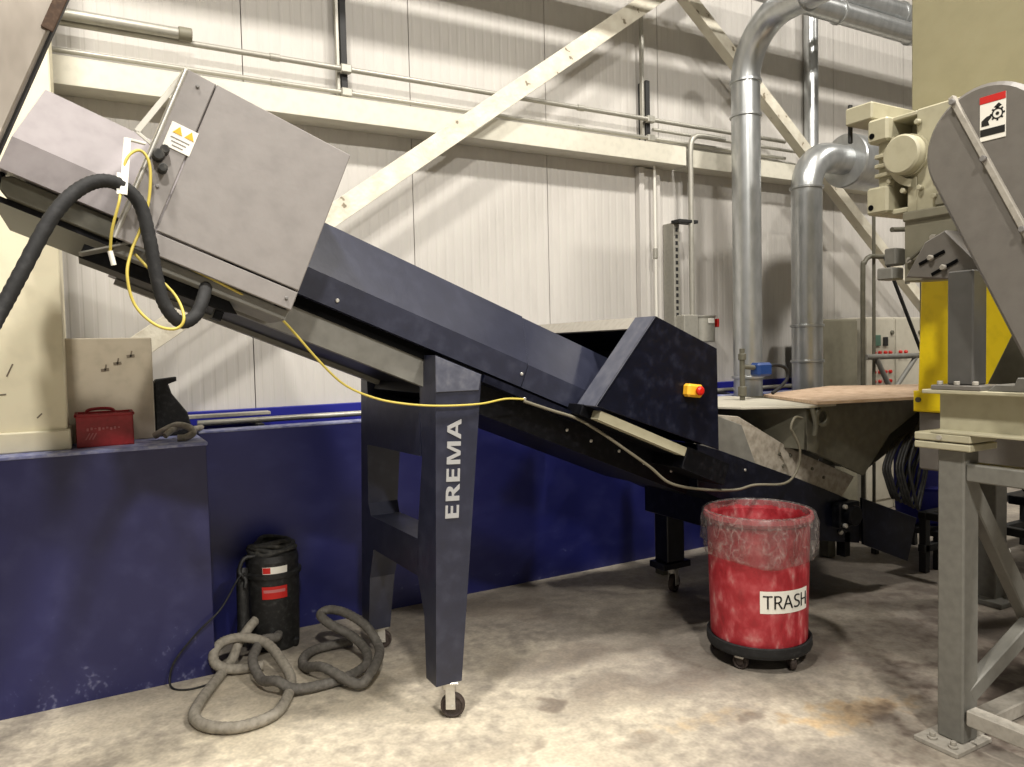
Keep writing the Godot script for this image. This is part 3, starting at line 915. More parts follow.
func stand(t: Node3D) -> void:
	# outline in (z, y); the x of each face follows the taper of the leg
	var pieces := [
		[Vector2(-2.82, 0.16), Vector2(-2.82, 1.53), Vector2(-2.99, 1.53), Vector2(-2.99, 1.30), Vector2(-2.965, 1.1), Vector2(-3.02, 0.74), Vector2(-3.02, 0.58), Vector2(-2.945, 0.42), Vector2(-2.925, 0.16)],
		[Vector2(-3.68, 0.12), Vector2(-3.66, 0.40), Vector2(-3.6, 0.56), Vector2(-3.64, 0.72), Vector2(-3.68, 0.78), Vector2(-3.69, 1.08), Vector2(-3.68, 1.31), Vector2(-3.7, 1.45), Vector2(-3.79, 1.47), Vector2(-3.79, 0.12)],
		[Vector2(-2.99, 1.10), Vector2(-2.99, 1.32), Vector2(-3.7, 1.32), Vector2(-3.7, 1.08)],
		[Vector2(-3.01, 0.575), Vector2(-3.01, 0.738), Vector2(-3.66, 0.722), Vector2(-3.61, 0.56)]]
	var s := on(t)
	var lx := func(y: float) -> float: return 1.188 + (y - 0.16) * 0.028
	var rx := func(y: float) -> float: return 1.305 + (y - 0.16) * 0.094
	for poly in pieces:
		var before := s.v.size()
		s.prism(poly, 0.0, 1.0, ZY, 0.0)
		for i in range(before, s.v.size()):
			var w := s.v[i] + s.o
			w.x = lerpf(lx.call(w.y), rx.call(w.y), w.x)
			# the top of the near leg is cut along the belt
			if w.y > 1.5:
				w.y = 1.535 - (w.x - 1.22) * 0.414
			s.v[i] = w - s.o
	var st := part("stand", s, M.navy, t)
	s = on(st)
	s.prism([Vector2(1.222, 1.38), Vector2(1.417, 1.38), Vector2(1.43, 1.445), Vector2(1.224, 1.53)], -2.822, -2.814, Transform3D.IDENTITY, 0.002)
	part("clamp_plate", s, M.navy_dusty, st)
	var up := Vector3(0.06, 1, 0).normalized()
	text("EREMA", 0.061, 0.004, frame(up, Vector3(-1, 0.06, 0).normalized(), Vector3(1.292, 1.055, -2.818)), M.letter_grey, st, 1.5, "lettering", 700)
	caster(st, Vector3(1.258, 0, -2.862), 0.052, 0.162, -0.5)
	caster(st, Vector3(1.258, 0, -3.735), 0.045, 0.122, -0.3)

func rear_stand(t: Node3D) -> void:
	var s := on(t)
	s.slab(Vector3(3.06, 0.2, -3.66), Vector3(3.2, 0.72, -3.54), 0.006)
	s.slab(Vector3(3.06, 0.2, -3.07), Vector3(3.2, 0.6, -2.97), 0.006)
	s.slab(Vector3(2.98, 0.52, -3.66), Vector3(3.22, 0.72, -2.97), 0.006)
	s.slab(Vector3(3.02, 0.16, -3.67), Vector3(3.24, 0.2, -3.53), 0.004)
	s.slab(Vector3(3.02, 0.16, -3.08), Vector3(3.24, 0.2, -2.96), 0.004)
	var st := part("stand", s, M.navy_dark, t)
	s = on(st)
	s.slab(Vector3(3.0, 0.7, -3.66), Vector3(3.09, 0.79, -3.5), 0.004)
	part("bracket", s, M.beam_grey, st)
	caster(st, Vector3(3.13, 0, -3.58), 0.055, 0.16, 0.4)
	caster(st, Vector3(3.13, 0, -3.02), 0.055, 0.16, 0.2)

func housing(t: Node3D) -> void:
	# grey sheet housing round the head drive, open to the left
	var s0 := -1.284
	var s1 := -0.72
	var s := on(t)
	s.prism([Vector2(-1.19, -0.011), Vector2(s1, -0.011), Vector2(s1, 0.507), Vector2(-1.19, 0.507)], -2.612, -2.6, SLOPE, 0.003)
	var h := part("drive_housing", s, M.box_grey, t, "smooth grey sheet housing")
	s = on(h)
	s.prism([Vector2(s0, -0.08), Vector2(-1.194, -0.08), Vector2(-1.194, 0.507), Vector2(s0, 0.507)], -2.614, -2.602, SLOPE, 0.003)
	part("edge_panel", s, M.box_grey, h)
	s = on(h)
	s.prism([Vector2(-1.19, -0.083), Vector2(s1, -0.083), Vector2(s1, -0.017), Vector2(-1.19, -0.017)], -2.614, -2.602, SLOPE, 0.003)
	part("lower_panel", s, M.box_grey, h)
	s = on(h)
	sweep(s, [Vector2(-2.612, 0.495), Vector2(-2.612, 0.507), Vector2(-3.85, 0.507), Vector2(-3.85, 0.495)], s0, s1)
	sweep(s, [Vector2(-3.84, -0.08), Vector2(-3.84, 0.5), Vector2(-3.85, 0.5), Vector2(-3.85, -0.08)], s0, s1)
	s.prism([Vector2(s1 - 0.012, -0.083), Vector2(s1, -0.083), Vector2(s1, 0.507), Vector2(s1 - 0.012, 0.507)], -2.9, -2.612, SLOPE, 0.002)
	s.prism([Vector2(s1 - 0.012, 0.385), Vector2(s1, 0.385), Vector2(s1, 0.507), Vector2(s1 - 0.012, 0.507)], -3.85, -2.9, SLOPE, 0.002)
	part("shell", s, M.box_grey, h)
	# rolled edge and open flap struts at the upper end
	s = on(h)
	s.tube([SLOPE * Vector3(s0 - 0.004, -0.08, -2.606), SLOPE * Vector3(s0 - 0.004, 0.2, -2.606), SLOPE * Vector3(s0 - 0.004, 0.5, -2.606)], 0.009, 3, 8)
	part("rolled_edge", s, M.zinc, h)
	s = on(h)
	s.bar(SLOPE * Vector3(-1.284, 0.512, -2.62), SLOPE * Vector3(-1.345, 0.255, -2.62), 0.018, 0.006)
	s.bar(SLOPE * Vector3(-1.345, 0.255, -2.62), SLOPE * Vector3(-1.292, 0.238, -2.62), 0.01, 0.006)
	part("flap_strut", s, M.strap_white, h)
	# black tray under the housing
	s = on(h)
	s.prism([Vector2(-1.36, -0.118), Vector2(-0.9, -0.118), Vector2(-0.86, -0.15), Vector2(-0.9, -0.158), Vector2(-1.36, -0.165)], -2.9, -2.72, SLOPE, 0.003)
	s.prism([Vector2(-0.93, -0.19), Vector2(-0.9, -0.19), Vector2(-0.9, -0.15), Vector2(-0.93, -0.15)], -2.8, -2.74, SLOPE, 0.003)
	part("tray", s, M.black_steel, h)
	s = on(h)
	s.prism([Vector2(-1.36, -0.16), Vector2(-1.352, -0.16), Vector2(-1.22, -0.06), Vector2(-1.22, -0.05)], -2.74, -2.62, SLOPE, 0.001)
	s.prism([Vector2(-1.28, -0.118), Vector2(-0.72, -0.118), Vector2(-0.72, -0.083), Vector2(-1.28, -0.083)], -2.9, -2.64, SLOPE, 0.002)
	part("tray_bracket", s, M.beam_grey, h)
	# warning sticker with two triangles
	var n := SLOPE.basis.y
	var d := SLOPE.basis.x
	var p := SLOPE * Vector3(-1.226, 0.29, -2.6)
	s = on(h)
	s.box(p, Vector3(0.082, 0.082, 0.003), SLOPE.basis, 0.001)
	var st := part("warning_sticker", s, M.label_white, h)
	for k in [-0.014, 0.022]:
		s = on(st)
		var q: Vector3 = p + d * k + n * 0.02
		s.prism([Vector2(-0.015, -0.011), Vector2(0.015, -0.011), Vector2(0, 0.015)], 0.0, 0.002, Transform3D(SLOPE.basis, q + Vector3(0, 0, 0.0012)), 0.0005)
		part("warning_triangle", s, M.label_yellow, st)
	for k in 3:
		s = on(st)
		s.box(p - n * (0.006 + 0.012 * k) + Vector3(0, 0, 0.0018), Vector3(0.058 - 0.012 * k, 0.004, 0.001), SLOPE.basis, 0.0003)
		part("print_line", s, M.label_grey, st)
	# cable glands and clamp by the sticker
	s = on(h)
	for a in [[-1.265, 0.205, 0.018], [-1.24, 0.172, 0.014], [-1.255, 0.228, 0.014]]:
		s.rod(SLOPE * Vector3(a[0], a[1], -2.6), SLOPE * Vector3(a[0], a[1], -2.555), a[2], 10, 0.003)
	part("cable_gland", s, M.dusty_black, h)
	for a in [[-1.235, 0.12], [-1.24, 0.06], [-1.21, -0.03], [-0.75, -0.05], [-1.24, 0.47]]:
		s = on(h)
		s.rod(SLOPE * Vector3(a[0], a[1], -2.602), SLOPE * Vector3(a[0], a[1], -2.594), 0.006, 8, 0.002)
		part("screw", s, M.label_grey, h)

func cables() -> void:
	var s := Shape.new()
	s.tube([Vector3(-0.55, 1.1, -2.25), Vector3(-0.269, 1.554, -2.35), Vector3(-0.204, 1.679, -2.4), Vector3(-0.156, 1.78, -2.42), Vector3(-0.081, 1.937, -2.45), Vector3(-0.018, 2.024, -2.48), Vector3(0.046, 2.065, -2.5), Vector3(0.103, 2.059, -2.52), Vector3(0.15, 2.009, -2.53), Vector3(0.172, 1.905, -2.53), Vector3(0.185, 1.8, -2.53), Vector3(0.206, 1.709, -2.53), Vector3(0.247, 1.658, -2.54), Vector3(0.293, 1.677, -2.56), Vector3(0.328, 1.747, -2.6), Vector3(0.352, 1.811, -2.72)], 0.021, 10, 12, 0.0015, 1)
	var o := part("cable_conduit_hose", s, M.black_rubber, self)
	tag(o, "thick black flexible hose looping over the grey housing", "hose")
	s = Shape.new()
	s.tube([Vector3(0.097, 2.032, -2.50), Vector3(0.091, 2.0, -2.49), Vector3(0.071, 1.925, -2.5), Vector3(0.064, 1.863, -2.52)], 0.0042, 5, 8)
	s.tube([Vector3(0.1, 2.032, -2.525), Vector3(0.117, 2.137, -2.525), Vector3(0.157, 2.175, -2.545), Vector3(0.182, 2.133, -2.545), Vector3(0.175, 2.027, -2.545), Vector3(0.147, 1.935, -2.545), Vector3(0.122, 1.873, -2.535), Vector3(0.106, 1.797, -2.52), Vector3(0.123, 1.708, -2.52), Vector3(0.176, 1.648, -2.51), Vector3(0.232, 1.636, -2.51), Vector3(0.256, 1.67, -2.51), Vector3(0.237, 1.742, -2.55), Vector3(0.171, 1.818, -2.56), Vector3(0.132, 1.866, -2.57)], 0.0045, 6, 8)
	o = part("yellow_cable", s, M.cable_yellow, self)
	tag(o, "yellow cable hanging in loops beside the black hose", "cable")
	s = Shape.new()
	s.rod(Vector3(0.064, 1.866, -2.52), Vector3(0.072, 1.825, -2.52), 0.008, 8)
	part("plug", s, M.strap_white, o)
	s = Shape.new()
	s.tube([Vector3(0.291, 1.834, -2.62), Vector3(0.40, 1.78, -2.63), Vector3(0.496, 1.733, -2.66), Vector3(0.547, 1.719, -2.7), Vector3(0.631, 1.644, -2.75), Vector3(0.743, 1.518, -2.78), Vector3(0.84, 1.428, -2.8), Vector3(0.957, 1.372, -2.805), Vector3(1.077, 1.343, -2.8), Vector3(1.227, 1.326, -2.8), Vector3(1.413, 1.323, -2.805), Vector3(1.555, 1.335, -2.84), Vector3(1.657, 1.328, -2.855)], 0.0045, 5, 8)
	o = part("yellow_cable", s, M.cable_yellow, self)
	tag(o, "thin yellow cable sagging across the lettered stand leg", "cable")
	s = Shape.new()
	s.tube([Vector3(1.657, 1.32, -2.855), Vector3(1.796, 1.271, -2.85), Vector3(1.924, 1.227, -2.84), Vector3(2.027, 1.16, -2.8), Vector3(2.154, 1.068, -2.77), Vector3(2.284, 0.978, -2.76), Vector3(2.406, 0.888, -2.76), Vector3(2.598, 0.837, -2.76), Vector3(2.836, 0.806, -2.76), Vector3(2.979, 0.816, -2.76), Vector3(3.2, 0.80, -2.76), Vector3(3.297, 0.862, -2.76), Vector3(3.297, 0.973, -2.74), Vector3(3.25, 1.06, -2.74), Vector3(3.228, 1.1, -2.74), Vector3(3.26, 1.15, -2.74), Vector3(3.34, 1.14, -2.76)], 0.007, 6, 8)
	o = part("grey_cable", s, M.cable_dull, self)
	tag(o, "dull grey cable sagging along the black conveyor frame to the hopper", "cable")
	# white strap that ties the hose to the housing
	s = Shape.new()
	s.bar(Vector3(0.12, 2.21, -2.56), Vector3(0.175, 2.2, -2.56), 0.008, 0.012)
	s.bar(Vector3(0.125, 2.21, -2.55), Vector3(0.105, 2.03, -2.495), 0.02, 0.004)
	s.bar(Vector3(0.10, 2.10, -2.53), Vector3(0.096, 2.03, -2.498), 0.018, 0.004)
	o = part("tie_strap", s, M.strap_white, self)
	tag(o, "white strap tying the black hose to the grey housing", "strap")

# ------------------------------------------------------------------ hopper and things behind the hood
func hopper() -> void:
	var t := thing("feed_hopper", "olive grey funnel hopper with pale lower chute over the conveyor tail", "hopper", Vector3(3.7, 0.5, -3.1))
	var A := Vector3(3.40, 1.195, -2.79)
	var D := Vector3(3.10, 1.195, -3.6)
	var Bq := Vector3(4.62, 1.195, -2.66)
	var C := Vector3(4.9, 1.195, -3.6)
	var s := on(t)
	# left skirt, thickened sheet
	for q in [[A, D, Vector3(3.14, 1.19, -3.6), Vector3(3.40, 0.965, -2.80)]]:
		s.quad(A, D, Vector3(3.16, 0.98, -3.55), Vector3(3.405, 0.96, -2.80), Vector3(-1, 0, 0.3))
		s.quad(A + Vector3(0.02, 0, 0), D + Vector3(0.02, 0, 0), Vector3(3.18, 0.98, -3.55), Vector3(3.425, 0.96, -2.80), Vector3(1, 0, -0.3))
	part("skirt", s, M.olive_steel, t)
	s = on(t)
	s.prism([Vector2(3.40, 1.195), Vector2(4.62, 1.195), Vector2(4.15, 0.99), Vector2(3.90, 0.765), Vector2(3.42, 0.955)], -2.81, -2.79, Transform3D.IDENTITY, 0.003)
	part("front_plate", s, M.olive_steel, t)
	s = on(t)
	s.prism([Vector2(2.70, 1.2), Vector2(3.02, 1.16), Vector2(3.42, 0.955), Vector2(3.98, 0.735), Vector2(3.86, 0.62), Vector2(3.3, 0.80), Vector2(2.70, 1.0)], -2.93, -2.91, Transform3D.IDENTITY, 0.003)
	part("lower_chute", s, M.chute_white, t, "pale scuffed lower chute sheet")
	s = on(t)
	s.prism([Vector2(2.72, 1.22), Vector2(3.02, 1.115), Vector2(3.13, 0.88), Vector2(2.72, 1.02)], -2.905, -2.885, Transform3D.IDENTITY, 0.003)
	part("side_sheet", s, M.beam_grey, t)
	for p in [Vector2(3.33, 0.93), Vector2(3.36, 0.86), Vector2(3.42, 0.915), Vector2(3.6, 0.82), Vector2(3.7, 0.76)]:
		s = on(t)
		s.rod(Vector3(p.x, p.y, -2.912), Vector3(p.x, p.y, -2.902), 0.01, 8, 0.002)
		part("bolt", s, M.olive_steel, t)
	# top rim
	s = on(t)
	s.prism([Vector2(2.75, -3.66), Vector2(3.08, -2.95), Vector2(3.40, -2.76), Vector2(3.62, -2.76), Vector2(3.7, -3.66)], 1.19, 1.205, XZ, 0.003)
	part("rim_plate", s, M.cabinet_light, t, "pale flat rim plate")
	s = on(t)
	s.quad(Bq, C, Vector3(4.3, 0.72, -3.4), Vector3(4.0, 0.78, -2.85), Vector3(1, 0, 0))
	s.quad(C, D, Vector3(3.4, 0.6, -3.5), Vector3(4.3, 0.6, -3.5), Vector3(0, 0, -1))
	part("rear_plate", s, M.olive_steel, t)
	s = on(t)
	s.tube([Vector3(3.42, 1.19, -2.76), Vector3(3.43, 1.1, -2.745), Vector3(3.425, 1.04, -2.75)], 0.014, 4, 10)
	s.lathe([Vector2(0.035, -0.012), Vector2(0.055, -0.012), Vector2(0.055, 0.012), Vector2(0.035, 0.012), Vector2(0.035, -0.012)], Transform3D(Basis(Vector3.RIGHT, PI / 2), Vector3(3.50, 1.135, -2.765)), 20)
	part("sensor_bracket", s, M.olive_steel, t)
	# plywood sheet
	s = Shape.new()
	s.prism([Vector2(3.44, -2.74), Vector2(4.45, -2.53), Vector2(5.25, -3.3), Vector2(4.72, -3.66), Vector2(3.72, -3.37)], 1.207, 1.226, XZ, 0.002)
	var o := part("plywood_sheet", s, M.plywood, self)
	tag(o, "tan plywood sheet lying on top of the hopper", "board")
	# supports of the hopper
	s = on(t)
	s.slab(Vector3(4.55, 0.0, -3.62), Vector3(4.63, 1.19, -3.54), 0.004)
	part("support_leg", s, M.olive_steel, t)
	s = on(t)
	s.slab(Vector3(3.3, 0.0, -3.95), Vector3(3.38, 1.19, -3.87), 0.004)
	s.slab(Vector3(3.3, 1.1, -3.95), Vector3(3.38, 1.19, -3.55), 0.004)
	part("support_leg", s, M.olive_steel, t)
	# air valve on the rim
	t = thing("air_valve", "blue air valve on a short brass grey riser above the hopper rim", "valve", Vector3(3.46, 1.205, -3.3))
	s = on(t)
	s.rod(Vector3(3.46, 1.205, -3.3), Vector3(3.46, 1.52, -3.3), 0.016, 10)
	s.rod(Vector3(3.46, 1.23, -3.3), Vector3(3.46, 1.29, -3.3), 0.027, 8, 0.004)
	s.rod(Vector3(3.46, 1.45, -3.3), Vector3(3.46, 1.49, -3.3), 0.025, 8, 0.004)
	s.rod(Vector3(3.46, 1.41, -3.3), Vector3(3.58, 1.40, -3.3), 0.016, 10)
	part("riser", s, M.olive_steel, t)
	s = on(t)
	s.slab(Vector3(3.56, 1.345, -3.34), Vector3(3.685, 1.43, -3.26), 0.014)
	part("valve_body", s, M.valve_blue, t)
	s = on(t)
	s.tube([Vector3(3.68, 1.405, -3.3), Vector3(3.75, 1.412, -3.3), Vector3(3.84, 1.39, -3.3), Vector3(3.86, 1.33, -3.3), Vector3(3.80, 1.275, -3.3), Vector3(3.72, 1.235, -3.3)], 0.011, 5, 8)
	part("air_hose", s, M.black_rubber, t)

# ------------------------------------------------------------------ machine on the right
func machine() -> void:
	var t := thing("machine_frame", "grey steel machine frame of square posts at the right edge", "frame", Vector3(2.85, 0, -1.64))
	var s := on(t)
	s.slab(Vector3(2.8, 0.02, -1.69), Vector3(2.9, 1.135, -1.59), 0.006)
	part("post", s, M.post_grey, t)
	s = on(t)
	s.slab(Vector3(2.722, 0.0, -1.735), Vector3(2.95, 0.02, -1.565), 0.003)
	var fp := part("foot_plate", s, M.dust_grey, t)
	for p in [Vector2(2.755, -1.68), Vector2(2.755, -1.60)]:
		s = on(fp)
		s.rod(Vector3(p.x, 0.02, p.y), Vector3(p.x, 0.03, p.y), 0.017, 14, 0.002)
		s.rod(Vector3(p.x, 0.03, p.y), Vector3(p.x, 0.045, p.y), 0.011, 6, 0.002)
		part("anchor_bolt", s, M.dust_grey, fp)
		if p.y > -1.65: break
	s = on(t)
	s.slab(Vector3(2.80, 0.10, -1.58), Vector3(2.86, 0.16, -0.6), 0.005)
	part("base_rail", s, M.dust_grey, t)
	s = on(t)
	s.slab(Vector3(2.9, 0.01, -1.68), Vector3(4.6, 0.07, -1.60), 0.005)
	part("base_rail", s, M.dust_grey, t)
	s = on(t)
	s.bar(Vector3(2.86, 0.19, -1.615), Vector3(3.62, 0.60, -1.55), 0.07, 0.05, Vector3(0, 0, 1), 0.005)
	part("knee_brace", s, M.post_grey, t)
	s = on(t)
	s.bar(Vector3(2.87, 1.0, -1.62), Vector3(3.36, 0.30, -1.60), 0.07, 0.05, Vector3(0, 0, 1), 0.005)
	part("knee_brace", s, M.post_grey, t)
	s = on(t)
	s.slab(Vector3(2.81, 1.02, -1.59), Vector3(2.89, 1.085, -0.6), 0.005)
	part("top_rail", s, M.post_grey, t)
	s = on(t)
	s.slab(Vector3(4.53, 0, -2.5), Vector3(4.65, 1.3, -2.39), 0.005)
	s.slab(Vector3(4.46, 0, -2.57), Vector3(4.72, 0.03, -2.32), 0.004)
	part("rear_post", s, M.post_grey, t)
	# rear posts carry the silo, front ones out of the picture
	s = on(t)
	s.slab(Vector3(2.8, 0, -0.75), Vector3(2.91, 1.13, -0.64), 0.005)
	part("post", s, M.post_grey, t)
	# cap plates and the cream beam on top
	s = on(t)
	s.slab(Vector3(2.77, 1.166, -1.765), Vector3(2.95, 1.195, -1.552), 0.004)
	s.slab(Vector3(2.77, 1.135, -1.765), Vector3(2.95, 1.161, -1.552), 0.004)
	part("cap_plate", s, M.cream_steel, t)
	s = on(t)
	s.rod(Vector3(2.765, 1.18, -1.665), Vector3(2.77, 1.18, -1.665), 0.01, 8)
	part("plate_bolt", s, M.dust_grey, t)
	s = on(t)
	s.slab(Vector3(2.83, 1.195, -1.70), Vector3(2.845, 1.345, -0.6), 0.002)
	s.slab(Vector3(2.77, 1.345, -1.735), Vector3(2.95, 1.36, -0.6), 0.003)
	s.slab(Vector3(2.77, 1.195, -1.70), Vector3(2.95, 1.205, -0.6), 0.003)
	part("cream_beam", s, M.cream_steel, t, "cream painted beam on top of the post")
	s = on(t)
	s.slab(Vector3(2.77, 1.36, -1.70), Vector3(2.93, 1.378, -1.515), 0.003)
	part("column_base", s, M.guard_grey, t)
	for z in [-1.675, -1.612, -1.545]:
		s = on(t)
		s.rod(Vector3(2.79, 1.378, z), Vector3(2.79, 1.393, z), 0.011, 6, 0.002)
		part("plate_bolt", s, M.dust_grey, t)
	s = on(t)
	s.slab(Vector3(2.8, 1.378, -1.655), Vector3(2.89, 1.80, -1.56), 0.005)
	part("column", s, M.column_grey, t)
	# bearing block on the beam
	s = on(t)
	s.prism([Vector2(-1.50, 1.36), Vector2(-1.47, 1.385), Vector2(-1.41, 1.385), Vector2(-1.40, 1.41), Vector2(-1.36, 1.41), Vector2(-1.35, 1.385), Vector2(-1.1, 1.385), Vector2(-1.1, 1.36)], 2.78, 2.9, ZY, 0.003)
	part("bearing_block", s, M.post_grey, t)

	# yellow granulator body behind
	t = thing("granulator", "bright yellow machine body behind the grey column", "machine", Vector3(3.7, 0, -1.4))
	s = on(t)
	s.prism([Vector2(-2.10, 1.30), Vector2(-2.085, 1.86), Vector2(-0.6, 1.86), Vector2(-0.6, 1.30)], 3.32, 4.3, ZY, 0.008)
	part("yellow_body", s, M.hazard_yellow, t)
	s = on(t)
	s.prism([Vector2(-2.11, 1.22), Vector2(-2.11, 1.315), Vector2(-0.6, 1.315), Vector2(-0.6, 1.22)], 3.30, 4.3, ZY, 0.008)
	part("lower_lip", s, M.hazard_yellow, t)
	s = on(t)
	s.rod(Vector3(3.3, 1.275, -2.08), Vector3(3.29, 1.275, -2.08), 0.012, 10)
	part("bolt", s, M.olive_steel, t)
	s = on(t)
	s.slab(Vector3(3.33, 0.95, -2.10), Vector3(4.3, 1.22, -0.6), 0.008)
	part("grey_base", s, M.guard_grey, t)
	for a in [Vector2(3.6, -1.0), Vector2(4.15, -1.0), Vector2(4.15, -2.0)]:
		s = on(t)
		s.slab(Vector3(a.x, 0, a.y), Vector3(a.x + 0.1, 0.95, a.y + 0.1), 0.005)
		part("leg", s, M.guard_grey, t)
	s = on(t)
	s.prism([Vector2(-1.665, 1.36), Vector2(-1.57, 1.565), Vector2(-1.0, 1.9), Vector2(-0.6, 1.9), Vector2(-0.6, 1.36)], 3.08, 3.2, ZY, 0.004)
	part("slanting_guard", s, M.olive_steel, t)

	# silo above
	t = thing("storage_silo", "large plain beige silo wall at the upper right corner", "silo", Vector3(4.0, 2.3, -1.4))
	s = on(t)
	s.slab(Vector3(3.33, 2.3, -2.14), Vector3(5.2, 3.75, -0.2), 0.01)
	part("body", s, M.silo_beige, t)
	for a in [Vector2(4.7, -2.1), Vector2(4.7, -0.5)]:
		s = on(t)
		s.slab(Vector3(a.x, 0, a.y), Vector3(a.x + 0.1, 2.3, a.y + 0.1), 0.004)
		part("support_leg", s, M.post_grey, t)

	# gearbox on the column
	t = thing("gearbox", "cream cast gearbox with round cover beside the grey belt guard", "gearbox", Vector3(2.95, 1.78, -1.9))
	s = on(t)
	s.prism([Vector2(-2.06, 2.09), Vector2(-2.06, 2.17), Vector2(-2.03, 2.19), Vector2(-2.03, 2.36), Vector2(-2.06, 2.38), Vector2(-2.06, 2.47), Vector2(-1.95, 2.475), Vector2(-1.80, 2.50), Vector2(-1.55, 2.48), Vector2(-1.55, 2.06), Vector2(-1.9, 2.08)], 3.10, 3.28, ZY, 0.008)
	# front wall of the casting: lands and ribs round two open pockets
	for q in [[-2.055, 2.08, -1.985, 2.47], [-1.885, 2.065, -1.55, 2.485], [-1.99, 2.215, -1.88, 2.385], [-1.99, 2.462, -1.88, 2.482], [-1.925, 2.07, -1.88, 2.22], [-1.99, 2.075, -1.92, 2.10]]:
		s.slab(Vector3(2.97, q[1], q[0]), Vector3(3.105, q[3], q[2]), 0.006)
	part("casing", s, M.cream_steel, t)
	# corner feet
	for a in [[-2.08, 2.385, -1.985, 2.485], [-2.085, 2.085, -1.985, 2.20]]:
		s = on(t)
		s.slab(Vector3(2.93, a[1], a[0]), Vector3(3.3, a[3], a[2]), 0.01)
		var ft := part("corner_foot", s, M.cream_steel, t)
		s = on(ft)
		s.rod(Vector3(2.931, a[1] + 0.03, a[0] + 0.025), Vector3(2.927, a[1] + 0.03, a[0] + 0.025), 0.012, 12)
		part("bolt_hole", s, M.belt_black, ft)
	for y in [2.24, 2.28, 2.32]:
		s = on(t)
		s.slab(Vector3(2.95, y, -2.06), Vector3(3.2, y + 0.018, -1.98), 0.004)
		part("rib", s, M.cream_steel, t)
	s = on(t)
	s.lathe([Vector2(0, 0.05), Vector2(0.072, 0.05), Vector2(0.08, 0.042), Vector2(0.08, 0.0), Vector2(0.086, 0.0), Vector2(0.086, -0.02)], Transform3D(Basis(Vector3.BACK, PI / 2), Vector3(2.955, 2.305, -1.912)), 36)
	part("round_cover", s, M.cream_steel, t)
	s = on(t)
	s.lathe([Vector2(0.11, -0.01), Vector2(0.14, -0.01), Vector2(0.14, 0.02), Vector2(0.11, 0.02)], Transform3D(Basis(Vector3.BACK, PI / 2), Vector3(2.965, 2.31, -1.86)), 20, -2.9, -0.9)
	part("flange_ring", s, M.cream_steel, t)
	for p in [Vector2(-1.99, 2.215), Vector2(-1.86, 2.165), Vector2(-1.80, 2.2), Vector2(-1.93, 2.165), Vector2(-1.80, 2.12), Vector2(-1.87, 2.43)]:
		s = on(t)
		s.rod(Vector3(2.97, p.y, p.x), Vector3(2.945, p.y, p.x), 0.012, 6, 0.003)
		part("bolt", s, M.cream_steel, t)
	s = on(t)
	s.slab(Vector3(2.955, 2.08, -1.80), Vector3(3.0, 2.13, -1.70), 0.005)
	s.slab(Vector3(2.945, 2.035, -1.93), Vector3(3.2, 2.075, -1.66), 0.006)
	part("bottom_flange", s, M.cabinet_olive, t)
	# mounting bracket below
	s = on(t)
	s.prism([Vector2(-1.93, 2.04), Vector2(-1.60, 2.04), Vector2(-1.60, 1.78), Vector2(-1.93, 1.79)], 2.96, 3.06, ZY, 0.005)
	part("mount_plate", s, M.cabinet_olive, t)
	s = on(t)
	s.prism([Vector2(-1.86, 1.80), Vector2(-1.78, 1.93), Vector2(-1.70, 1.965), Vector2(-1.55, 1.80), Vector2(-1.60, 1.765)], 2.86, 2.95, ZY, 0.005)
	var sp := part("slotted_plate", s, M.guard_grey, t)
	for a in [[Vector2(-1.80, 1.845), Vector2(-1.70, 1.885)], [Vector2(-1.75, 1.80), Vector2(-1.65, 1.845)]]:
		s = on(sp)
		s.bar(Vector3(2.857, a[0].y, a[0].x), Vector3(2.857, a[1].y, a[1].x), 0.012, 0.006, Vector3(1, 0, 0), 0.001)
		part("slot", s, M.belt_black, sp)
		s = on(sp)
		var mid: Vector2 = (a[0] + a[1]) / 2.0
		s.rod(Vector3(2.86, mid.y, mid.x), Vector3(2.84, mid.y, mid.x), 0.012, 6, 0.003)
		part("bolt", s, M.dust_grey, sp)
	for p in [Vector2(-1.90, 1.875), Vector2(-1.80, 1.955)]:
		s = on(t)
		s.rod(Vector3(2.96, p.y, p.x), Vector3(2.94, p.y, p.x), 0.013, 8, 0.003)
		part("bolt", s, M.dust_grey, t)
	s = on(t)
	s.bar(Vector3(2.945, 1.87, -1.905), Vector3(2.945, 1.96, -1.78), 0.01, 0.01, Vector3(1, 0, 0), 0.002)
	part("tie_rod", s, M.olive_steel, t)
	s = on(t)
	s.slab(Vector3(2.9, 1.86, -1.98), Vector3(2.97, 1.93, -1.93), 0.005)
	s.slab(Vector3(2.88, 1.80, -2.0), Vector3(2.96, 1.85, -1.93), 0.005)
	part("hinge_block", s, M.post_grey, t)

	# junction box on the gearbox
	t = thing("junction_box", "cream rectangular terminal box on a dark bracket left of the gearbox", "electrical box", Vector3(3.1, 2.5, -2.15))
	s = on(t)
	s.slab(Vector3(2.95, 2.497, -2.2), Vector3(3.32, 2.572, -2.07), 0.006)
	part("body", s, M.cream_steel, t)
	s = on(t)
	s.slab(Vector3(2.985, 2.43, -2.214), Vector3(3.005, 2.60, -2.2), 0.003)
	part("bracket", s, M.strut_black, t)

	# belt guard
	t = thing("belt_guard", "large slanted grey belt guard with a red topped warning label", "guard", Vector3(2.7, 1.4, -1.4))
	var c0 := Vector2(-1.475, 2.215)      # centre of the upper round end (z, y)
	var ax := Vector2(0.435, -0.90).normalized()
	var nm := Vector2(-ax.y, ax.x)
	var r := 0.205
	var pts := []
	for k in 25:
		var a := PI * k / 24.0
		pts.append(c0 + (nm * cos(a) - ax * sin(a)) * r)
	pts.append(c0 - nm * r + ax * 0.84)
	pts.append(c0 + nm * r + ax * 0.84)
	s = on(t)
	s.prism(pts, 2.70, 2.785, ZY, 0.014)
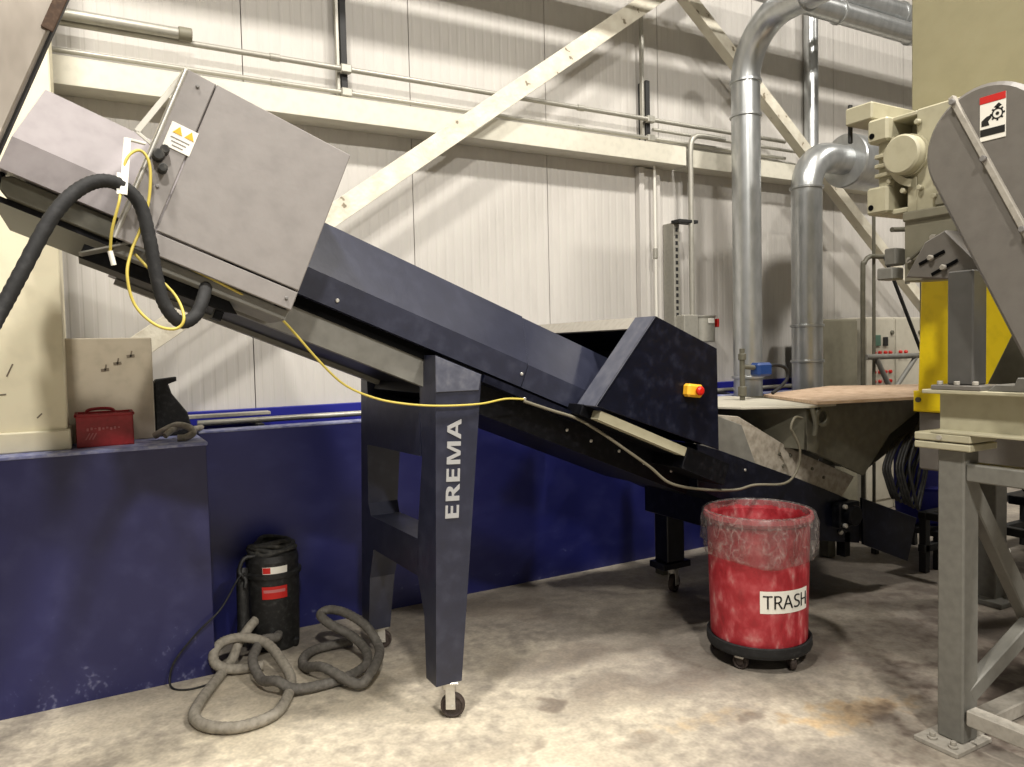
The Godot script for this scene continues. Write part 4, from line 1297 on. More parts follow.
	part("shell", s, M.guard_grey, t)
	s = on(t)
	var fa := c0 - ax * 0.215 - nm * 0.012
	var fb := c0 + ax * 0.84 - nm * 0.012
	s.bar(Vector3(2.695, fa.y, fa.x), Vector3(2.695, fb.y, fb.x), 0.022, 0.022, Vector3(1, 0, 0), 0.003)
	var fl := part("joint_flange", s, M.dust_grey, t, "pale bolted joint flange")
	for d in [-0.19, 0.055, 0.34, 0.62]:
		var q: Vector2 = c0 + ax * d - nm * 0.012
		s = on(fl)
		s.rod(Vector3(2.686, q.y, q.x), Vector3(2.672, q.y, q.x), 0.011, 8, 0.002)
		part("bolt", s, M.label_grey, fl)
	# label: red head, picture of gear and hand, black block
	var lz := -1.442
	s = on(t)
	s.slab(Vector3(2.697, 2.222, lz - 0.042), Vector3(2.7005, 2.372, lz + 0.042), 0.001)
	var lb := part("warning_label", s, M.label_white, t)
	s = on(lb)
	s.slab(Vector3(2.6955, 2.348, lz - 0.042), Vector3(2.6975, 2.372, lz + 0.042), 0.0005)
	part("label_head", s, M.label_red, lb)
	s = on(lb)
	s.slab(Vector3(2.6955, 2.238, lz - 0.04), Vector3(2.6975, 2.262, lz + 0.04), 0.0005)
	part("label_foot", s, M.label_black, lb)
	s = on(lb)
	var mf := Transform3D(Basis(Vector3.BACK, PI / 2), Vector3(2.697, 2.305, lz + 0.016))
	s.lathe([Vector2(0.0, 0.001), Vector2(0.006, 0.001)], mf, 12)
	s.lathe([Vector2(0.014, 0.001), Vector2(0.019, 0.001)], mf, 20)
	for k in 8:
		var a := TAU * k / 8
		s.box(Vector3(2.6965, 2.305 + 0.021 * sin(a), lz + 0.016 + 0.021 * cos(a)), Vector3(0.001, 0.006, 0.006), Basis(Vector3.RIGHT, -a), 0.0)
	s.prism([Vector2(lz - 0.036, 2.272), Vector2(lz - 0.036, 2.29), Vector2(lz - 0.02, 2.302), Vector2(lz - 0.002, 2.306), Vector2(lz - 0.004, 2.296), Vector2(lz - 0.014, 2.286), Vector2(lz - 0.01, 2.272)], 2.6960, 2.6972, ZY, 0.0)
	s.prism([Vector2(lz + 0.004, 2.328), Vector2(lz + 0.02, 2.34), Vector2(lz + 0.03, 2.33), Vector2(lz + 0.016, 2.322)], 2.6960, 2.6972, ZY, 0.0)
	part("pictogram", s, M.label_black, lb)

# ------------------------------------------------------------------ ducts
func duct_bands(t: Node3D, list: Array, r: float) -> void:
	for p in list:
		var s := on(t)
		s.lathe([Vector2(r, -0.012), Vector2(r + 0.012, -0.008), Vector2(r + 0.012, 0.008), Vector2(r, 0.012)], p, 32)
		part("joint_band", s, M.galvanized, t)

func elbow(c: Vector3, u: Vector3, w: Vector3, rad: float, steps := 10) -> Array:
	var r := []
	for k in steps + 1:
		var a := PI / 2 * k / steps
		r.append(c + u * rad * cos(a) + w * rad * sin(a))
	return r

func ducts() -> void:
	# first duct: up the wall, elbow out into the hall, then away overhead
	var x := 4.36
	var z := -4.1
	var r := 0.106
	var t := thing("duct", "tall galvanized duct with elbow turning overhead behind the hopper", "duct", Vector3(x, 0, z), "galvanized round ducts")
	var s := on(t)
	s.lathe([Vector2(0, 0.0), Vector2(r, 0.0), Vector2(r, 3.5), Vector2(0, 3.5)], Transform3D(Basis.IDENTITY, Vector3(x, 0, z)), 36)
	part("riser", s, M.galvanized, t)
	s = on(t)
	var line := elbow(Vector3(x, 3.5, z + 0.4), Vector3(0, 0, -0.4), Vector3(0, 0.42, 0), 1.0, 16)
	line.append(Vector3(x, 3.92, z + 2.6))
	s.tube(line, r, 1, 32)
	part("elbow", s, M.galvanized, t)
	duct_bands(t, [Transform3D(Basis.IDENTITY, Vector3(x, 3.25, z)), Transform3D(Basis.IDENTITY, Vector3(x, 3.5, z)), Transform3D(Basis.IDENTITY, Vector3(x, 1.295, z)), Transform3D(Basis(Vector3.RIGHT, PI / 2), Vector3(x, 3.92, z + 0.55))], r)
	# second duct: elbow to the right into the fan casing
	x = 4.965
	z = -4.05
	r = 0.117
	t = thing("duct", "wide galvanized duct with elbow running right into a round collar", "duct", Vector3(x, 0, z), "galvanized round ducts")
	s = on(t)
	s.lathe([Vector2(0, 0.0), Vector2(r, 0.0), Vector2(r, 2.76), Vector2(0, 2.76)], Transform3D(Basis.IDENTITY, Vector3(x, 0, z)), 36)
	part("riser", s, M.galvanized, t)
	s = on(t)
	line = elbow(Vector3(x + 0.26, 2.76, z), Vector3(-0.26, 0, 0), Vector3(0, 0.26, 0), 1.0, 14)
	line.append(Vector3(x + 0.46, 3.02, z))
	s.tube(line, r, 1, 32)
	part("elbow", s, M.galvanized, t)
	s = on(t)
	s.lathe([Vector2(0.11, -0.012), Vector2(0.208, 0.0), Vector2(0.216, 0.012), Vector2(0.216, 0.62), Vector2(0, 0.62)], Transform3D(Basis(Vector3.BACK, -PI / 2), Vector3(x + 0.45, 3.02, z)), 40)
	part("collar", s, M.galvanized, t)
	duct_bands(t, [Transform3D(Basis.IDENTITY, Vector3(x, 2.76, z)), Transform3D(Basis.IDENTITY, Vector3(x, 1.68, z)), Transform3D(Basis.IDENTITY, Vector3(x, 1.4, z))], r)
	# slim vertical pipe behind
	s = Shape.new()
	s.rod(Vector3(5.80, 0.0, -4.675), Vector3(5.80, 5.5, -4.675), 0.062, 24)
	var o := part("vertical_pipe", s, M.galvanized, self)
	tag(o, "slim vertical galvanized pipe rising behind the wide duct elbow", "pipe")
	# overhead runs along the wall
	for a in [[4.235, -4.12, 0.085, "lower overhead galvanized pipe running to the beige silo"], [4.44, -4.22, 0.1, "upper overhead galvanized pipe running to the beige silo"]]:
		t = thing("overhead_pipe", a[3], "pipe", Vector3(4.9, a[0], a[1]), "overhead galvanized pipes")
		s = on(t)
		s.rod(Vector3(-6.0, a[0], a[1]), Vector3(9.5, a[0], a[1]), a[2], 28, 0.01)
		part("pipe", s, M.galvanized, t)
		var bands := []
		for xx in [1.4, 3.4, 5.45, 6.4, 7.4]:
			bands.append(Transform3D(Basis(Vector3.BACK, -PI / 2), Vector3(xx, a[0], a[1])))
		duct_bands(t, bands, a[2])
		for xx in [-3.0, 1.0, 5.2, 7.9]:
			s = on(t)
			s.rod(Vector3(xx, a[0], a[1]), Vector3(xx, 7.6, a[1]), 0.008, 8)
			part("hanger_rod", s, M.conduit_grey, t)

# ------------------------------------------------------------------ cabinets far right
func cabinets() -> void:
	var t := thing("control_cabinet", "plain olive grey control cabinet beside the wide duct", "cabinet", Vector3(5.7, 0, -4.1))
	var s := on(t)
	s.slab(Vector3(5.44, 0, -4.6), Vector3(5.92, 1.745, -4.3), 0.008)
	part("body", s, M.cabinet_olive, t)
	s = on(t)
	s.slab(Vector3(5.455, 0.1, -4.3), Vector3(5.905, 1.73, -4.285), 0.006)
	part("door", s, M.cabinet_olive, t)
	for k in 2:
		var x0 := 6.03 + 0.42 * k
		t = thing("motor_control_cabinet", ["pale grey switch cabinet with green meter and red push buttons", "pale grey switch cabinet with red buttons next to the yellow machine"][k], "cabinet", Vector3(x0, 0, -4.3), "pale switch cabinets")
		s = on(t)
		s.slab(Vector3(x0, 0, -4.65), Vector3(x0 + 0.41, 1.76, -4.3), 0.008)
		part("body", s, M.cabinet_light, t)
		s = on(t)
		s.slab(Vector3(x0 + 0.012, 0.1, -4.3), Vector3(x0 + 0.398, 1.745, -4.288), 0.005)
		part("door", s, M.cabinet_light, t)
		s = on(t)
		s.rod(Vector3(x0 + 0.36, 1.62, -4.29), Vector3(x0 + 0.36, 1.62, -4.27), 0.02, 12, 0.003)
		part("latch", s, M.olive_steel, t)
		if k == 0:
			s = on(t)
			s.slab(Vector3(x0 + 0.11, 1.5, -4.29), Vector3(x0 + 0.19, 1.60, -4.275), 0.003)
			part("meter", s, M.screen_green, t)
			s = on(t)
			s.slab(Vector3(x0 + 0.235, 1.5, -4.29), Vector3(x0 + 0.29, 1.58, -4.27), 0.004)
			part("switch", s, M.strut_black, t)
		for y in ([1.44, 1.265, 1.18] if k == 0 else [1.44, 1.40]):
			for xx in ([0.1, 0.18, 0.26, 0.33] if k == 0 else [0.06, 0.14]):
				s = on(t)
				s.rod(Vector3(x0 + xx, y, -4.29), Vector3(x0 + xx, y, -4.265), 0.016, 12, 0.004)
				part("push_button", s, M.button_red, t)
	# tubular frame in front of the cabinets
	t = thing("tube_frame", "grey bent tube frame standing in front of the switch cabinets", "frame", Vector3(5.3, 0, -3.7))
	s = on(t)
	s.tube([Vector3(5.165, 0, -3.7), Vector3(5.165, 1.2, -3.7), Vector3(5.165, 2.05, -3.7), Vector3(5.18, 2.14, -3.7), Vector3(5.25, 2.195, -3.7), Vector3(5.4, 2.2, -3.7), Vector3(5.9, 2.24, -3.7)], 0.018, 6, 12)
	part("bent_tube", s, M.olive_steel, t)
	s = on(t)
	s.rod(Vector3(5.325, 0.0, -3.72), Vector3(5.325, 2.55, -3.72), 0.013, 12)
	part("upright", s, M.olive_steel, t)
	s = on(t)
	s.rod(Vector3(5.375, 2.19, -3.66), Vector3(5.86, 1.42, -3.66), 0.014, 12)
	part("diagonal_stay", s, M.strut_black, t)
	s = on(t)
	s.rod(Vector3(5.17, 1.425, -3.68), Vector3(6.1, 1.42, -3.68), 0.022, 14)
	part("rail", s, M.beam_grey, t)
	s = on(t)
	s.rod(Vector3(5.30, 1.41, -3.68), Vector3(5.52, 1.1, -3.68), 0.02, 12)
	s.rod(Vector3(5.80, 1.41, -3.68), Vector3(5.52, 1.16, -3.68), 0.018, 12)
	s.rod(Vector3(5.45, 1.17, -3.68), Vector3(5.95, 1.17, -3.68), 0.016, 12)
	part("web_stay", s, M.beam_grey, t)
	s = on(t)
	s.rod(Vector3(5.55, 2.42, -3.72), Vector3(5.95, 2.45, -3.72), 0.02, 12)
	s.rod(Vector3(5.75, 2.0, -3.72), Vector3(5.75, 2.44, -3.72), 0.018, 12)
	s.rod(Vector3(5.95, 0.0, -3.72), Vector3(5.95, 2.45, -3.72), 0.02, 12)
	part("upper_tube", s, M.olive_steel, t)

# ------------------------------------------------------------------ things standing on the left barrier
func on_barrier() -> void:
	var t := thing("cream_column", "tall cream painted column casing on the left blue barrier", "column", Vector3(-0.5, 1.14, -4.1))
	var s := on(t)
	s.slab(Vector3(-2.2, 1.14, -4.52), Vector3(-0.104, 5.5, -3.965), 0.006)
	part("casing", s, M.cream_wall, t)
	s = on(t)
	s.slab(Vector3(-2.2, 1.14, -4.54), Vector3(-0.092, 1.232, -3.945), 0.006)
	part("base_trim", s, M.cream_wall, t)
	for a in [[Vector2(-0.325, 1.48), Vector2(-0.30, 1.535)], [Vector2(-0.36, 1.40), Vector2(-0.33, 1.402)], [Vector2(-0.22, 1.29), Vector2(-0.2, 1.31)]]:
		s = on(t)
		s.bar(Vector3(a[0].x, a[0].y, -3.964), Vector3(a[1].x, a[1].y, -3.964), 0.006, 0.001, Vector3(0, 0, 1), 0.0)
		part("scratch", s, M.mark_dark, t)
	# board
	s = Shape.new()
	s.slab(Vector3(-0.16, 1.14, -4.30), Vector3(0.272, 1.65, -4.2), 0.004)
	var o := part("beige_panel", s, M.board_beige, self)
	tag(o, "beige flat panel with three small marks standing behind the red crate", "panel")
	for p in [Vector2(0.06, 1.50), Vector2(0.115, 1.53), Vector2(0.175, 1.565)]:
		s = Shape.new()
		s.bar(Vector3(p.x - 0.018, p.y - 0.008, -4.1995), Vector3(p.x + 0.018, p.y - 0.004, -4.1995), 0.014, 0.002, Vector3(0, 0, 1), 0.0)
		s.bar(Vector3(p.x, p.y - 0.01, -4.1995), Vector3(p.x + 0.006, p.y + 0.02, -4.1995), 0.007, 0.002, Vector3(0, 0, 1), 0.0)
		part("mark", s, M.mark_dark, o)
	# red crate, open topped with rim, ribs and raised lattice on the front
	t = thing("red_crate", "small red plastic crate standing on the left blue barrier", "crate", Vector3(0.05, 1.14, -4.06))
	var x0 := -0.072
	var x1 := 0.165
	var y0 := 1.14
	var y1 := 1.295
	s = on(t)
	s.slab(Vector3(x0, y0, -3.99), Vector3(x1, y1, -3.982), 0.003)
	s.slab(Vector3(x0, y0, -4.16), Vector3(x1, y1, -4.152), 0.003)
	s.slab(Vector3(x0, y0, -4.16), Vector3(x0 + 0.008, y1, -3.982), 0.003)
	s.slab(Vector3(x1 - 0.008, y0, -4.16), Vector3(x1, y1, -3.982), 0.003)
	s.slab(Vector3(x0, y0, -4.16), Vector3(x1, y0 + 0.008, -3.982), 0.003)
	part("body", s, M.crate_red, t)
	s = on(t)
	s.slab(Vector3(x0 - 0.006, y1 - 0.014, -3.986), Vector3(x1 + 0.006, y1, -3.974), 0.004)
	s.slab(Vector3(x0 - 0.006, y1 - 0.014, -4.168), Vector3(x1 + 0.006, y1, -4.156), 0.004)
	s.slab(Vector3(x0 - 0.006, y1 - 0.014, -4.168), Vector3(x0 + 0.008, y1, -3.974), 0.004)
	s.slab(Vector3(x1 - 0.008, y1 - 0.014, -4.168), Vector3(x1 + 0.006, y1, -3.974), 0.004)
	part("rim", s, M.crate_red, t)
	s = on(t)
	s.tube([Vector3(-0.03, y1 - 0.01, -4.07), Vector3(-0.02, y1 + 0.012, -4.07), Vector3(0.03, y1 + 0.018, -4.07), Vector3(0.08, y1 + 0.012, -4.07), Vector3(0.09, y1 - 0.01, -4.07)], 0.008, 5, 8)
	part("handle", s, M.crate_red, t)
	for k in 9:
		s = on(t)
		s.slab(Vector3(-0.03 + 0.016 * k, 1.215 + 0.004 * (k % 3), -3.982), Vector3(-0.021 + 0.016 * k, 1.228 + 0.003 * (k % 2), -3.979), 0.001)
		part("lattice_bar", s, M.crate_pale, t)
	for k in 3:
		s = on(t)
		s.bar(Vector3(-0.035 + 0.014 * k, 1.175, -3.981), Vector3(-0.018 + 0.014 * k, 1.205, -3.981), 0.005, 0.003, Vector3(0, 0, 1), 0.001)
		part("lattice_bar", s, M.crate_pale, t)
	# black tool wedge and rag-like hose behind the panel
	t = thing("black_bracket", "black angled bracket leaning beside the beige panel", "bracket", Vector3(0.35, 1.14, -4.3))
	s = on(t)
	s.prism([Vector2(0.278, 1.14), Vector2(0.278, 1.42), Vector2(0.29, 1.435), Vector2(0.385, 1.445), Vector2(0.385, 1.425), Vector2(0.345, 1.41), Vector2(0.36, 1.36), Vector2(0.43, 1.26), Vector2(0.445, 1.2), Vector2(0.44, 1.14)], -4.36, -4.25, Transform3D.IDENTITY, 0.006)
	part("body", s, M.black_rubber, t)
	s = Shape.new()
	s.tube([Vector3(0.26, 1.16, -4.1), Vector3(0.30, 1.185, -4.08), Vector3(0.36, 1.21, -4.06), Vector3(0.41, 1.2, -4.02), Vector3(0.425, 1.175, -3.98), Vector3(0.39, 1.158, -3.95), Vector3(0.35, 1.157, -3.95)], 0.017, 6, 10)
	s.tube([Vector3(0.3, 1.165, -4.02), Vector3(0.34, 1.19, -4.05), Vector3(0.40, 1.2, -4.1), Vector3(0.44, 1.18, -4.14), Vector3(0.5, 1.17, -4.3)], 0.015, 6, 10)
	o = part("grey_hose_scrap", s, M.hose_grey, self)
	tag(o, "dusty grey piece of hose lying on the barrier corner", "hose")

# ------------------------------------------------------------------ vacuum and its hose
func vacuum() -> void:
	var c := Vector3(0.80, 0, -4.09)
	var t := thing("shop_vacuum", "dusty black shop vacuum with red label against the blue barrier", "vacuum cleaner", c)
	var at := Transform3D(Basis.IDENTITY, c)
	var s := on(t)
	s.lathe([Vector2(0, 0.0), Vector2(0.118, 0.0), Vector2(0.125, 0.01), Vector2(0.128, 0.08), Vector2(0.137, 0.39), Vector2(0, 0.39)], at, 36)
	var body := part("drum", s, M.vac_black, t)
	s = on(t)
	s.lathe([Vector2(0.13, 0.385), Vector2(0.148, 0.39), Vector2(0.148, 0.408), Vector2(0.132, 0.415)], at, 36)
	part("rim", s, M.vac_black, t)
	s = on(t)
	s.lathe([Vector2(0.132, 0.41), Vector2(0.136, 0.47), Vector2(0.128, 0.50), Vector2(0.09, 0.515), Vector2(0, 0.515)], at, 32)
	part("motor_head", s, M.vac_black, t)
	# lumpy dusty top: carry handle, coiled cord
	s = on(t)
	s.tube([c + Vector3(-0.1, 0.48, 0.03), c + Vector3(-0.06, 0.53, 0.05), c + Vector3(0, 0.545, 0.05), c + Vector3(0.07, 0.54, 0.03), c + Vector3(0.105, 0.50, 0.0)], 0.022, 6, 10)
	part("handle", s, M.dusty_black, t)
	s = on(t)
	for k in 4:
		var ring := []
		for j in 13:
			var a := TAU * j / 12
			ring.append(c + Vector3(cos(a) * (0.112 - 0.01 * k) + 0.012 * sin(3.0 * a + k), 0.515 + 0.014 * k + 0.01 * sin(2.0 * a + k * 1.7), sin(a) * (0.105 - 0.008 * k)))
		s.tube(ring, 0.013, 3, 8)
	part("coiled_cord", s, M.dusty_black, t)
	# labels on the drum, towards the viewer
	var face := atan2(-c.z, -c.x) + 0.06
	s = on(t)
	s.lathe([Vector2(0.1345, 0.415), Vector2(0.137, 0.452)], at, 10, face - 0.62, face + 0.32)
	part("upper_label", s, M.label_white, t)
	s = on(t)
	s.lathe([Vector2(0.1352, 0.418), Vector2(0.1376, 0.45)], at, 6, face + 0.02, face + 0.31)
	part("label_corner", s, M.label_red, t)
	s = on(body)
	s.lathe([Vector2(0.137, 0.285), Vector2(0.1385, 0.35)], at, 10, face - 0.58, face + 0.36)
	part("red_label", s, M.label_red, body)
	s = on(body)
	s.lathe([Vector2(0.1378, 0.318), Vector2(0.1388, 0.334)], at, 10, face - 0.5, face + 0.3)
	part("label_print", s, M.crate_pale, body)
	# accessory wand hanging on the left
	s = on(t)
	s.tube([c + Vector3(-0.155, 0.44, 0.02), c + Vector3(-0.165, 0.34, 0.05), c + Vector3(-0.17, 0.16, 0.07), c + Vector3(-0.19, 0.06, 0.1)], 0.03, 5, 10)
	part("wand", s, M.vac_black, t)
	s = on(t)
	s.tube([c + Vector3(-0.08, 0.5, 0.05), c + Vector3(-0.15, 0.5, 0.06), c + Vector3(-0.18, 0.44, 0.07), c + Vector3(-0.155, 0.4, 0.09), c + Vector3(-0.16, 0.36, 0.1)], 0.011, 5, 8)
	part("side_cord", s, M.vac_black, t)
	for k in 4:
		var a: float = face + [-1.0, 0.9, 2.4, 3.6][k]
		s = on(t)
		s.lathe([Vector2(0, -0.02), Vector2(0.012, -0.018), Vector2(0.02, 0.0), Vector2(0.02, 0.02), Vector2(0, 0.03)], Transform3D(Basis.IDENTITY, c + Vector3(cos(a) * 0.125, 0.021, sin(a) * 0.125)), 12)
		part("castor", s, M.vac_black, t)
	# power cord down to the floor
	s = Shape.new()
	s.tube([Vector3(0.64, 0.44, -3.98), Vector3(0.60, 0.42, -3.95), Vector3(0.50, 0.32, -3.84), Vector3(0.39, 0.23, -3.83), Vector3(0.29, 0.12, -3.83), Vector3(0.26, 0.04, -3.82), Vector3(0.27, 0.006, -3.78), Vector3(0.33, 0.006, -3.73), Vector3(0.42, 0.006, -3.74), Vector3(0.5, 0.006, -3.8)], 0.005, 6, 6)
	var o := part("power_cord", s, M.vac_black, self)
	tag(o, "thin black power cord hanging from the vacuum to the floor", "cord")
	s = Shape.new()
	s.tube([Vector3(0.70, 0.17, -4.04), Vector3(0.655, 0.16, -3.975), Vector3(0.625, 0.14, -3.945), Vector3(0.586, 0.11, -3.91), Vector3(0.555, 0.05, -3.89), Vector3(0.511, 0.03, -3.827), Vector3(0.43, 0.028, -3.67), Vector3(0.362, 0.028, -3.528), Vector3(0.317, 0.028, -3.385), Vector3(0.36, 0.028, -3.259), Vector3(0.478, 0.028, -3.186), Vector3(0.633, 0.028, -3.239), Vector3(0.74, 0.04, -3.463), Vector3(0.738, 0.08, -3.613), Vector3(0.699, 0.12, -3.807), Vector3(0.602, 0.14, -3.891), Vector3(0.51, 0.13, -3.91), Vector3(0.462, 0.10, -3.86), Vector3(0.47, 0.06, -3.81), Vector3(0.551, 0.03, -3.786), Vector3(0.674, 0.03, -3.763)], 0.025, 12, 12, 0.002, 1)
	o = part("vacuum_hose", s, M.hose_grey, self)
	tag(o, "grey corrugated hose lying in a loop left in front of the vacuum", "hose", "vacuum hoses on the floor")
	s = Shape.new()
	s.tube([Vector3(0.80, 0.09, -3.99), Vector3(0.768, 0.10, -3.91), Vector3(0.695, 0.12, -3.86), Vector3(0.65, 0.10, -3.80), Vector3(0.612, 0.09, -3.681), Vector3(0.627, 0.05, -3.548), Vector3(0.669, 0.08, -3.426), Vector3(0.749, 0.04, -3.387), Vector3(0.94, 0.028, -3.399), Vector3(1.08, 0.04, -3.45), Vector3(1.127, 0.06, -3.53), Vector3(1.125, 0.085, -3.621), Vector3(1.087, 0.12, -3.698), Vector3(1.007, 0.17, -3.755), Vector3(0.98, 0.2, -3.83), Vector3(1.03, 0.215, -3.84), Vector3(1.092, 0.21, -3.755), Vector3(1.155, 0.17, -3.626), Vector3(1.182, 0.10, -3.528), Vector3(1.144, 0.09, -3.411), Vector3(1.065, 0.07, -3.3), Vector3(0.997, 0.04, -3.290), Vector3(0.89, 0.08, -3.456), Vector3(0.849, 0.03, -3.626), Vector3(0.86, 0.028, -3.731), Vector3(0.932, 0.028, -3.817), Vector3(1.051, 0.028, -3.834), Vector3(1.14, 0.028, -3.825)], 0.024, 12, 12, 0.002, 1)
	o = part("vacuum_hose", s, M.hose_dark, self)
	tag(o, "darker corrugated hose coiled beside the lettered stand", "hose", "vacuum hoses on the floor")

# ------------------------------------------------------------------ trash can
func trash_can() -> void:
	var c := Vector3(2.835, 0, -2.612)
	var t := thing("trash_can", "scuffed red round trash can with a clear liner, labelled TRASH", "trash can", c + Vector3(0, 0.115, 0))
	var at := Transform3D(Basis.IDENTITY, c)
	var s := on(t)
	s.lathe([Vector2(0, 0.115), Vector2(0.222, 0.115), Vector2(0.23, 0.125), Vector2(0.243, 0.69), Vector2(0.256, 0.695), Vector2(0.262, 0.71), Vector2(0.256, 0.73), Vector2(0.242, 0.73), Vector2(0.234, 0.69), Vector2(0.218, 0.135), Vector2(0, 0.13)], at, 48)
	part("barrel", s, M.can_red, t)
	# label and letters bent round the barrel
	var d := Vector3(-c.x, 0, -c.z).normalized()
	var a0 := atan2(d.z, d.x)
	var rr := func(y: float) -> float: return 0.23 + (y - 0.125) * 0.0230 + 0.0016
	var la := a0 - 0.06
	s = on(t)
	var y0 := 0.292
	var y1 := 0.398
	s.lathe([Vector2(rr.call(y0), y0), Vector2(rr.call(y1), y1)], at, 16, la - 1.10, la + 0.03)
	var lb := part("label", s, M.label_white, t)
	var word := "TRASH"
	var offs := [-0.115, -0.315, -0.53, -0.745, -0.955]
	for k in 5:
		var a: float = la + offs[k]
		var nrm := Vector3(cos(a), 0, sin(a))
		var xx := Vector3.UP.cross(nrm)
		text(word[k], 0.062, 0.002, frame(xx, Vector3.UP, c + nrm * (rr.call(0.345) + 0.001) + Vector3(0, 0.345, 0)), M.label_grey if false else M.label_black, lb, 1.0, "lettering")
	# thin clear liner folded over the rim
	s = on(t)
	var seg := 120
	var rows := [[0.0, 0.226, 0.44], [0.0, 0.23, 0.55], [0.0, 0.233, 0.65], [0.1, 0.238, 0.73], [0.1, 0.249, 0.74], [0.2, 0.264, 0.735], [0.6, 0.27, 0.69], [1.0, 0.266, 0.63], [1.2, 0.264, 0.58], [1.0, 0.254, 0.555], [0.9, 0.26, 0.535], [0.7, 0.25, 0.52]]
	var pt := func(i: int, k: int) -> Vector3:
		var a := TAU * (k % seg) / seg
		var row: Array = rows[i]
		var y: float = row[2]
		var w: float = sin(a * 9.0 + y * 26.0) * 0.006 + sin(a * 17.0 - y * 41.0 + 1.3) * 0.004 + sin(a * 31.0 + y * 60.0) * 0.0025
		var bulge: float = 0.012 * maxf(0.0, cos(a - a0 + 1.2)) * row[0]
		var r: float = row[1] + (w + 0.003) * row[0] + bulge
		if i >= 9: y += 0.012 * sin(a * 2.0 + 0.6) + 0.006 * sin(a * 5.0)
		return c + Vector3(cos(a) * r, y, sin(a) * r)
	for i in rows.size() - 1:
		for k in seg:
			var p := [pt.call(i, k), pt.call(i, k + 1), pt.call(i + 1, k + 1), pt.call(i + 1, k)]
			var m: Vector3 = (p[1] - p[0]).cross(p[3] - p[0]).normalized()
			var nn := []
			for q in [[i, k], [i, k + 1], [i + 1, k + 1], [i + 1, k]]:
				var du: Vector3 = pt.call(q[0], q[1] + 1) - pt.call(q[0], q[1] + seg - 1)
				var dv: Vector3 = pt.call(mini(q[0] + 1, rows.size() - 1), q[1]) - pt.call(maxi(q[0] - 1, 0), q[1])
				var g := du.cross(dv).normalized()
				nn.append(g if g.dot(m) > 0.0 else -g)
			s.smooth_quad(p, nn)
	part("liner", s, M.film, t, "clear wrinkled plastic liner over the rim")
	# dolly
	t = thing("can_dolly", "black round wheeled dolly under the red trash can", "dolly", c)
	s = on(t)
	s.lathe([Vector2(0, 0.085), Vector2(0.225, 0.085), Vector2(0.245, 0.075), Vector2(0.25, 0.09), Vector2(0.25, 0.125), Vector2(0.243, 0.13), Vector2(0.236, 0.125), Vector2(0.236, 0.112), Vector2(0, 0.112)], at, 48)
	part("tray", s, M.black_rubber, t)
	for k in 5:
		var a := a0 + 0.42 + TAU * k / 5.0
		var w := c + Vector3(cos(a), 0, sin(a)) * 0.20
		s = on(t)
		s.box(w + Vector3(0, 0.07, 0), Vector3(0.05, 0.03, 0.045), Basis(Vector3.UP, -a), 0.004)
		part("caster_fork", s, M.zinc, t)
		s = on(t)
		var ra := a0 + 0.3 + 0.25 * k
		s.lathe([Vector2(0, -0.016), Vector2(0.016, -0.016), Vector2(0.018, -0.008), Vector2(0.026, -0.008), Vector2(0.03, -0.016), Vector2(0.036, -0.012), Vector2(0.038, 0.0), Vector2(0.036, 0.012), Vector2(0.03, 0.016), Vector2(0.026, 0.008), Vector2(0.018, 0.008), Vector2(0.016, 0.016), Vector2(0, 0.016)], Transform3D(Basis(Vector3.UP, -ra) * Basis(Vector3.BACK, -PI / 2), w + Vector3(0, 0.038, 0)), 20)
		part("caster_wheel", s, M.wheel_brown, t)

# ------------------------------------------------------------------ discharge chute at the upper left
func chute() -> void:
	var t := thing("discharge_chute", "scratched grey steel chute sloping down across the upper left corner", "chute", Vector3(-1.2, 0, -2.4))
	var dir := Vector3(0.168, 0.415, 0).normalized()
	var sd := Vector3(dir.y, -dir.x, 0)
	var p := Vector3(-0.016, 2.525, -2.4)
	var s := on(t)
	var bs := Basis(sd, dir, Vector3(0, 0, 1))
	var mid := p - sd * 0.21 - dir * 0.95
	s.box(mid + Vector3(0, 0, -0.02), Vector3(0.40, 3.5, 0.04), bs, 0.004)
	part("chute_body", s, M.chute_steel, t)
	s = on(t)
	s.box(p - sd * 0.02 - dir * 0.95 + Vector3(0, 0, -0.06), Vector3(0.03, 3.5, 0.04), bs, 0.002)
	part("edge_flange", s, M.strut_black, t)
	s = on(t)
	s.box(p - sd * 0.012 + dir * 0.25 + Vector3(0, 0, 0.003), Vector3(0.03, 0.7, 0.008), bs, 0.002)
	part("rusty_strip", s, M.rust_brown, t)

